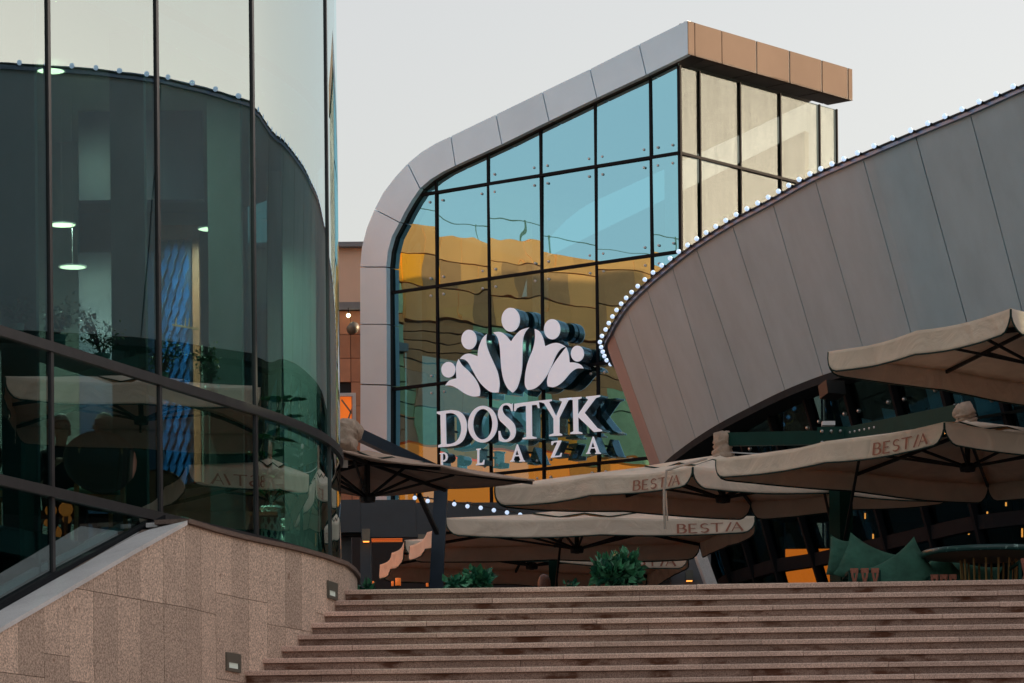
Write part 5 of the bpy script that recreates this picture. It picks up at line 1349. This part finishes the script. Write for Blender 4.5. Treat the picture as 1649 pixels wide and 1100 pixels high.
# patterned planters with rubber plants
def planter(px, pyt, D, wpx, label, seed):
    p = W(px, pyt, D); r_ = wpx * D / 12000; z0 = ZL + .04; h = p.z - z0
    t = thing('patterned_planter', (p.x, D, z0), label, 'planter', 'mint planters with a cut out diamond pattern')
    mb = MB(); mb.lathe((p.x, D, z0), [(0, 0), (r_ * .93, 0), (r_ * .96, h), (r_ * .88, h), (r_ * .86, h * .9), (0, h * .9)], 28); mb.build('liner', M['planterhole'], t, True)
    mb = MB(); nc = 9; nr = max(5, int(h / .13))
    for i in range(nc):
        for j in range(nr):
            a0 = 2 * math.pi * i / nc; da = 2 * math.pi / nc; zc = z0 + h * (j + .5) / nr; hh = h / nr / 2
            def Pp(a, z): return Vector((p.x + r_ * 1.01 * math.cos(a), D + r_ * 1.01 * math.sin(a), z))
            for s_ in (-1, 1):
                mb.beam(Pp(a0, zc + s_ * hh), Pp(a0 + da * .42, zc), .02, .02, up=(0, 1, 0)); mb.beam(Pp(a0, zc + s_ * hh), Pp(a0 - da * .42, zc), .02, .02, up=(0, 1, 0))
            mb.beam(Pp(a0 + da * .40, zc), Pp(a0 + da * .60, zc), .02, .028)
    for zz in (z0 + .02, z0 + h - .01):
        mb.tube([Vector((p.x + r_ * 1.01 * math.cos(2 * math.pi * k / 24), D + r_ * 1.01 * math.sin(2 * math.pi * k / 24), zz)) for k in range(25)], .022, 6, False)
    mb.build('lattice', M['planter'], t)
    rg = random.Random(seed); mb = MB(); lf = MB(); q = Vector((p.x, D, z0 + h * .9))
    for k in range(3):
        pts = [q]; 
        for m_ in range(6): pts.append(pts[-1] + Vector((rg.uniform(-.07, .07), rg.uniform(-.05, .05), .19)))
        mb.tube(pts, [.012] * 6 + [.005], 5)
        for pt in pts[1:]:
            for _ in range(2):
                an = rg.uniform(0, 6.28); d = Vector((math.cos(an), math.sin(an) * .6, rg.uniform(-.1, .6))).normalized(); s_ = d.cross(Vector((0, 0, 1))).normalized(); L_ = rg.uniform(.16, .26)
                lf.add([pt, pt + d * L_ * .35 + s_ * L_ * .22 + Vector((0, 0, .03)), pt + d * L_ * .8 + s_ * L_ * .16, pt + d * L_ - Vector((0, 0, .03)), pt + d * L_ * .8 - s_ * L_ * .16, pt + d * L_ * .35 - s_ * L_ * .22 + Vector((0, 0, .03))], [(0, 1, 2, 3), (0, 3, 4, 5)])
    mb.build('stem', M['stem'], t); lf.build('foliage', M['leaf'], t)
planter(436, 817, 37.3, 30, 'narrow mint patterned planter just right of the fourth mullion', 51)
planter(478, 838, 38.4, 54, 'wide mint patterned planter low behind the curved glass', 52)

# ------------------------------------------------------------------ chairs and tables inside
def dining_chair(px, py_top, D, face, label, s_=1.0):
    p = W(px, py_top, D); z0 = ZL + .03; t = thing('dining_chair', (p.x, D, z0), label, 'chair', 'round backed dining chairs inside the glass tower')
    Rm = Matrix.Rotation(face, 3, 'Z'); o_ = Vector((p.x, D, z0))
    def L_(x, y, z): return o_ + Rm @ Vector((x, y, z)) * s_
    mb = MB(); K, J = 12, 8; w, h = .30, .235
    for side in (0, 1):
        for i in range(J + 1):
            for k in range(K * 2):
                an = math.pi * k / K; r_ = i / J; x = math.cos(an) * w * r_; z = math.sin(an) * h * r_ * (1.0 if math.sin(an) > 0 else 1.15)
                y = .24 - .35 * x * x + (.018 if side else 0) - .10 * z; mb.v.append(L_(x, y, .70 + z))
    m_ = K * 2
    for side in (0, 1):
        b0 = side * (J + 1) * m_
        for i in range(J):
            for k in range(m_):
                q = [b0 + i * m_ + k, b0 + i * m_ + (k + 1) % m_, b0 + (i + 1) * m_ + (k + 1) % m_, b0 + (i + 1) * m_ + k]; mb.f.append(q if side else q[::-1])
    b1 = (J + 1) * m_
    for k in range(m_): a = J * m_ + k; b = J * m_ + (k + 1) % m_; mb.f.append([a, b, b1 + b, b1 + a])
    mb.build('backrest', M['darkfab'], t, True)
    mb = MB(); mb.v = []; K2 = 20
    prof = [(.0, .43), (.20, .43), (.235, .45), (.235, .475), (.2, .495), (0, .50)]
    b0 = 0
    for r_, z in prof:
        for k in range(K2):
            an = 2 * math.pi * k / K2; q = abs(math.cos(an)) ** .7 * math.copysign(1, math.cos(an)), abs(math.sin(an)) ** .7 * math.copysign(1, math.sin(an)); mb.v.append(L_(q[0] * r_, q[1] * r_ - .02, z))
    for i in range(len(prof) - 1):
        for k in range(K2): mb.f.append([i * K2 + k, i * K2 + (k + 1) % K2, (i + 1) * K2 + (k + 1) % K2, (i + 1) * K2 + k])
    mb.build('seat', M['greenseat'], t, True)
    for sx in (-1, 1):
        mb = MB(); mb.tube([L_(sx * .19, -.20, 0), L_(sx * .18, -.18, .43)], [.014 * s_, .02 * s_], 7); mb.build('leg', M['woodlt'], t)
        mb = MB(); mb.tube([L_(sx * .21, .27, 0), L_(sx * .19, .20, .43), L_(sx * .17, .235, .80)], [.014 * s_, .023 * s_, .012 * s_], 7); mb.build('leg', M['woodlt'], t)
    mb = MB(); mb.beam(L_(-.18, -.18, .41), L_(.18, -.18, .41), .03, .05); mb.beam(L_(-.19, .2, .41), L_(.19, .2, .41), .03, .05); mb.beam(L_(-.18, -.18, .41), L_(-.19, .2, .41), .03, .05); mb.beam(L_(.18, -.18, .41), L_(.19, .2, .41), .03, .05); mb.build('seat_frame', M['woodlt'], t)
dining_chair(150, 705, 33.35, R(-160), 'round backed brown chair seen from behind in the second bay', 1.12)
dining_chair(268, 745, 35.2, R(160), 'brown chair partly cut by the third mullion near the stairs wall')
dining_chair(312, 765, 36.2, R(-165), 'brown chair in the middle of the third bay beside the blue tiles')
dining_chair(345, 765, 37.0, R(200), 'farthest brown chair catching an orange glint in the third bay')
dining_chair(-4, 745, 32.6, R(140), 'chair with pale green seat at the left edge of the picture')
def cafe_table(px, D, label):
    p = W(px, 760, D); z0 = ZL + .03; t = thing('cafe_table', (p.x, D, z0), label, 'table', 'dark tables inside the glass tower')
    mb = MB(); mb.box((p.x, D, z0 + .74), (.8, .75, .035)); mb.build('table_top', M['wood'], t); mb = MB(); mb.tube([(p.x, D, z0), (p.x, D, z0 + .72)], .04, 10); mb.box((p.x, D, z0 + .015), (.45, .45, .03)); mb.build('pedestal', M['black'], t)
cafe_table(135, 34.4, 'dark square table in front of the seated people')
cafe_table(385, 37.4, 'dark square table behind the third bay column')
# small warm lamps and hanging orange flowers below
for k, (x, y, r_) in enumerate(((51, 812, 9), (54, 838, 7), (54, 858, 11), (82, 822, 10), (88, 858, 12), (82, 798, 9), (106, 820, 12), (103, 802, 8), (108, 836, 8), (125, 786, 6), (76, 842, 6))):
    if k == 0:
        p = W(80, 800, 32.6); lamp = thing('cluster_lamp', tuple(p), 'cluster of orange glowing petals hanging in the dark room below', 'hanging lamp')
        mb = MB()
        for dx in (-.12, .02, .13): mb.tube([(p.x + dx, 33.6, 1.9), (p.x + dx * .6, 33.6, 3.6), (p.x + dx * 1.1, 33.6, 4.75)], .035, 7)
        mb.build('dark_branch', M['black'], lamp)
    p = W(x, y, 33.2 + (k % 3) * .2); mb = MB(); mb.ball(p, r_ * 33 / 6000, 8, 6, (1, .3, 1)); mb.build('glowing_petal', M['warmdim'], lamp, True)
for k, (x, y) in enumerate(((22, 716), (19, 722))):
    p = W(x, y, 33.4); t = thing('tea_light', tuple(p), ('upper' if k == 0 else 'lower') + ' tiny orange tea light at the far left table', 'candle'); mb = MB(); mb.ball(p, .02, 8, 5); mb.build('flame', M['warm'], t); mb = MB(); mb.lathe(p - Vector((0, 0, .04)), [(0, 0), (.03, 0), (.03, .03), (0, .03)], 8); mb.build('holder', M['black'], t)
p = W(300, 527, 37.6); t = thing('brass_rail', tuple(p), 'small brass rail fixed to the blue scale tiled wall', 'rail')
mb = MB(); mb.beam(W(277, 523, 37.6), W(320, 530, 37.6), .02, .02); mb.build('bar', M['tableleg'], t)
mb = MB()
for x in (283, 298, 304): mb.tube([W(x, 525, 37.62), W(x + 1, 512, 37.62)], .008, 5)
mb.build('hook', M['tableleg'], t)

# ------------------------------------------------------------------ people
def person(px, py_head, D, face, label, hairmat, clothmat, scarf=False, long_hair=False, seat=.46, bow_=0.15):
    """seated figure: one skinned body, hair or scarf and jacket as children; py_head = top of the head"""
    top_ = W(px, py_head, D); z0 = ZL + .03
    t = thing('person', (top_.x, D, z0), label, 'person')
    Hh = top_.z - z0; k = Hh / 1.27
    Rm = Matrix.Rotation(face, 3, 'Z'); o_ = Vector((top_.x, D, z0))
    def P(x, y, z): return Rm @ Vector((x, y, z)) * k
    J = dict(pel=(0, 0, .52), spine=(0, .02, .68), chest=(0, -.03 * 1, .86), neck=(0, -.06 - bow_ * .3, 1.00), head=(0, -.09 - bow_ * .4, 1.10), crown=(0, -.08 - bow_ * .4, 1.20))
    vs, rad_, es, ids = [], [], [], {}
    def add(nm, p, r_, par=None):
        ids[nm] = len(vs); vs.append(P(*p)); rad_.append((r_[0] * k, r_[1] * k) if isinstance(r_, tuple) else (r_ * k, r_ * k))
        if par: es.append((ids[par], ids[nm]))
    add('pel', J['pel'], (.16, .12)); add('spine', J['spine'], (.135, .10), 'pel'); add('chest', J['chest'], (.16, .105), 'spine'); add('nk0', (0, -.05 - bow_ * .2, .965), .06, 'chest'); add('neck', J['neck'], .048, 'nk0')
    add('jaw', (0, -.10 - bow_ * .4, 1.06), (.060, .066), 'neck'); add('head', (0, -.085 - bow_ * .4, 1.13), (.077, .092), 'jaw'); add('crown', (0, -.075 - bow_ * .4, 1.195), (.060, .070), 'head')
    for s_, nm in ((-1, 'l'), (1, 'r')):
        add('sh' + nm, (s_ * .17, -.03, .90), .058, 'chest'); add('el' + nm, (s_ * .23, -.14, .66), .040, 'sh' + nm); add('wr' + nm, (s_ * .10, -.36, .78), .024, 'el' + nm); add('pa' + nm, (s_ * .06, -.42, .81), (.034, .018), 'wr' + nm)
        for f_ in range(4):
            fx_ = s_ * (.035 + .018 * f_) ; ln = (.030, .036, .034, .026)[f_]
            add('f%d%s' % (f_, nm), (fx_, -.445, .825), .009, 'pa' + nm); add('g%d%s' % (f_, nm), (fx_ - s_ * .004, -.445 - ln, .815), .008, 'f%d%s' % (f_, nm)); add('h%d%s' % (f_, nm), (fx_ - s_ * .006, -.45 - ln * 1.3, .79), .006, 'g%d%s' % (f_, nm))
        add('t0' + nm, (s_ * .028, -.40, .82), .010, 'pa' + nm); add('t1' + nm, (s_ * .012, -.43, .83), .008, 't0' + nm)
        add('hp' + nm, (s_ * .10, -.02, .50), .095, 'pel'); add('kn' + nm, (s_ * .12, -.44, .50), .062, 'hp' + nm); add('an' + nm, (s_ * .12, -.46, .09), .038, 'kn' + nm); add('to' + nm, (s_ * .13, -.62, .04), (.04, .028), 'an' + nm)
    me = bpy.data.meshes.new('body'); me.from_pydata([tuple(v) for v in vs], es, []); o = bpy.data.objects.new('body', me); COL.objects.link(o)
    sk = o.modifiers.new('skin', 'SKIN'); sk.use_smooth_shade = True
    for i, r_ in enumerate(rad_): o.data.skin_vertices[0].data[i].radius = r_
    o.data.skin_vertices[0].data[0].use_root = True
    ss = o.modifiers.new('sub', 'SUBSURF'); ss.levels = ss.render_levels = 2
    dg = bpy.context.evaluated_depsgraph_get(); ev = bpy.data.meshes.new_from_object(o.evaluated_get(dg)); bpy.data.objects.remove(o)
    ev.materials.clear(); ev.materials.append(M['skin']); ev.materials.append(clothmat)
    for pl in ev.polygons:
        c = pl.center / k; cc = Rm.inverted() @ c
        pl.material_index = 0 if (cc.z > .985 or (cc.y < -.34 and cc.z > .70)) else 1
        pl.use_smooth = True
    b = put('body', ev, t, o_)
    hc = P(*( 0, -.085 - bow_ * .4, 1.145)) + o_
    # face: nose, eyes, mouth
    fd = Rm @ Vector((0, -1, 0)); sd_ = Rm @ Vector((1, 0, 0)); up = Vector((0, 0, 1))
    mb = MB(); mb.add([hc + fd * .088 * k + up * .01 * k, hc + fd * .085 * k - sd_ * .014 * k - up * .035 * k, hc + fd * .085 * k + sd_ * .014 * k - up * .035 * k, hc + fd * .112 * k - up * .032 * k], [(0, 1, 3), (0, 3, 2), (1, 2, 3)])
    for s_ in (-1, 1): mb.ball(hc + sd_ * s_ * .076 * k - up * .015 * k, .018 * k, 6, 4, (.5, 1, 1.4))
    mb.build('nose_and_ears', M['skin'], t)
    mb = MB()
    for s_ in (-1, 1): mb.ball(hc + fd * .082 * k + sd_ * s_ * .030 * k + up * .004 * k, .010 * k, 6, 4)
    mb.beam(hc + fd * .088 * k - sd_ * .022 * k - up * .055 * k, hc + fd * .088 * k + sd_ * .022 * k - up * .055 * k, .006, .006); mb.build('eyes_and_mouth', M['hairblack'], t)
    mb = MB(); K = 18
    rows = [(0.0, .118), (.05, .108), (.082, .075), (.098, .03), (.102, -.01), (.104, -.045), (.100, -.075)]
    if long_hair: rows += [(.105, -.12), (.11, -.18), (.10, -.25), (.07, -.30)]
    if scarf: rows += [(.105, -.10), (.12, -.14), (.16, -.19), (.19, -.24)]
    rgh = random.Random(hash(label) % 100 if False else len(label))
    for i, (r_, z) in enumerate(rows):
        for q in range(K):
            an = 2 * math.pi * q / K; front = math.cos(an)      # 1 at the face
            rr = r_; zz = z
            if front > .35 and i >= 2: rr = r_ * (.80 if not scarf else .86); zz = max(z, .055 if not scarf or i < 7 else z)
            zz += rgh.uniform(-.004, .004)
            mb.v.append(hc + (fd * math.cos(an) * rr * 1.0 - fd * .012 + sd_ * math.sin(an) * rr * (.86 if i < 7 else 1)) * k + up * zz * k)
    for i in range(len(rows) - 1):
        for q in range(K): mb.f.append([i * K + q, i * K + (q + 1) % K, (i + 1) * K + (q + 1) % K, (i + 1) * K + q])
    h_ = mb.build('headscarf' if scarf else 'hair', hairmat, t, True); sb = h_.modifiers.new('s', 'SUBSURF'); sb.levels = sb.render_levels = 1
    return t
person(95, 668, 33.9, R(15), 'person with short dark hair seated at the table by the first mullion', M['hairblack'], M['cloth1'])
person(190, 664, 34.2, R(-55), 'person in a grey headscarf leaning on one hand inside the second bay', M['scarf'], M['cloth2'], scarf=True)
pw_ = person(874, 922, 48.9, R(172), 'woman with long reddish brown hair seated with her back to the stairs', M['hair'], M['cloth1'], long_hair=True)
# low stool behind the woman so that she is seated
def stool(t, label):
    x, y = t.location.x, t.location.y; s_ = thing('bench', (x, y, ZL), label, 'bench'); k = .46
    mb = MB(); mb.box((x, y, ZL + k - .06), (.5, .42, .08)); mb.build('seat', M['darkfab'], s_)
    for sx in (-1, 1):
        for sy in (-1, 1): mb = MB(); mb.box((x + sx * .2, y + sy * .16, ZL + (k - .1) / 2), (.04, .04, k - .1)); mb.build('leg', M['black'], s_)
for o in [o for o in COL.objects if o.name.startswith('person') and o.parent is None]: stool(o, 'low dark bench under ' + {'person': 'the dark haired person', 'person.001': 'the person in the headscarf', 'person.002': 'the woman with brown hair'}.get(o.name, 'a person'))

# ------------------------------------------------------------------ step lights let into the granite wall
def step_light(px, py, wpx, hpx, label):
    # nearest wall plan point in front of this pixel
    best = None
    for k in range(1, n - 1):
        r_ = ray(px, py); q = wp[k]; e = abs(r_[0] * q.y - q.x)
        if q.y < 38 and (best is None or e < best[0]): best = (e, k)
    k = best[1]; q = wp[k]; nn = wn_[k]; tg = Vector((-nn.y, nn.x, 0)); c_ = W(px, py, q.y); c_ = Vector((q.x, q.y, c_.z)) + nn * .008
    ww = wpx * q.y / 6000 / max(.15, abs(tg.x)) * .92; hh = hpx * q.y / 6000; ww = min(ww, .34)
    t = thing('step_light', tuple(c_), label, 'step light', 'recessed lights in the granite wall')
    Mx = Matrix((tg, nn, (0, 0, 1))).transposed()
    mb = MB()
    for dx, dz, w_, h_ in ((0, hh * .24, ww, hh * .52), (0, -hh * .41, ww, hh * .18), (-ww * .43, -hh * .17, ww * .14, hh * .30), (ww * .43, -hh * .17, ww * .14, hh * .30)):
        mb.box(c_ + tg * dx + Vector((0, 0, dz)), (w_ - .001, .024, h_ - .001), M=Mx)
    mb.build('cover_plate', M['housing'], t)
    mb = MB(); mb.box(c_ + Vector((0, 0, -hh * .17)) - nn * .006, (ww * .74, .008, hh * .32), M=Mx); mb.build('lens', M['steplight'], t)
step_light(533.5, 951, 16, 28, 'recessed step light in the granite wall near the top step')
step_light(373, 1067, 30, 30, 'recessed step light in the granite wall at the bottom of the picture')
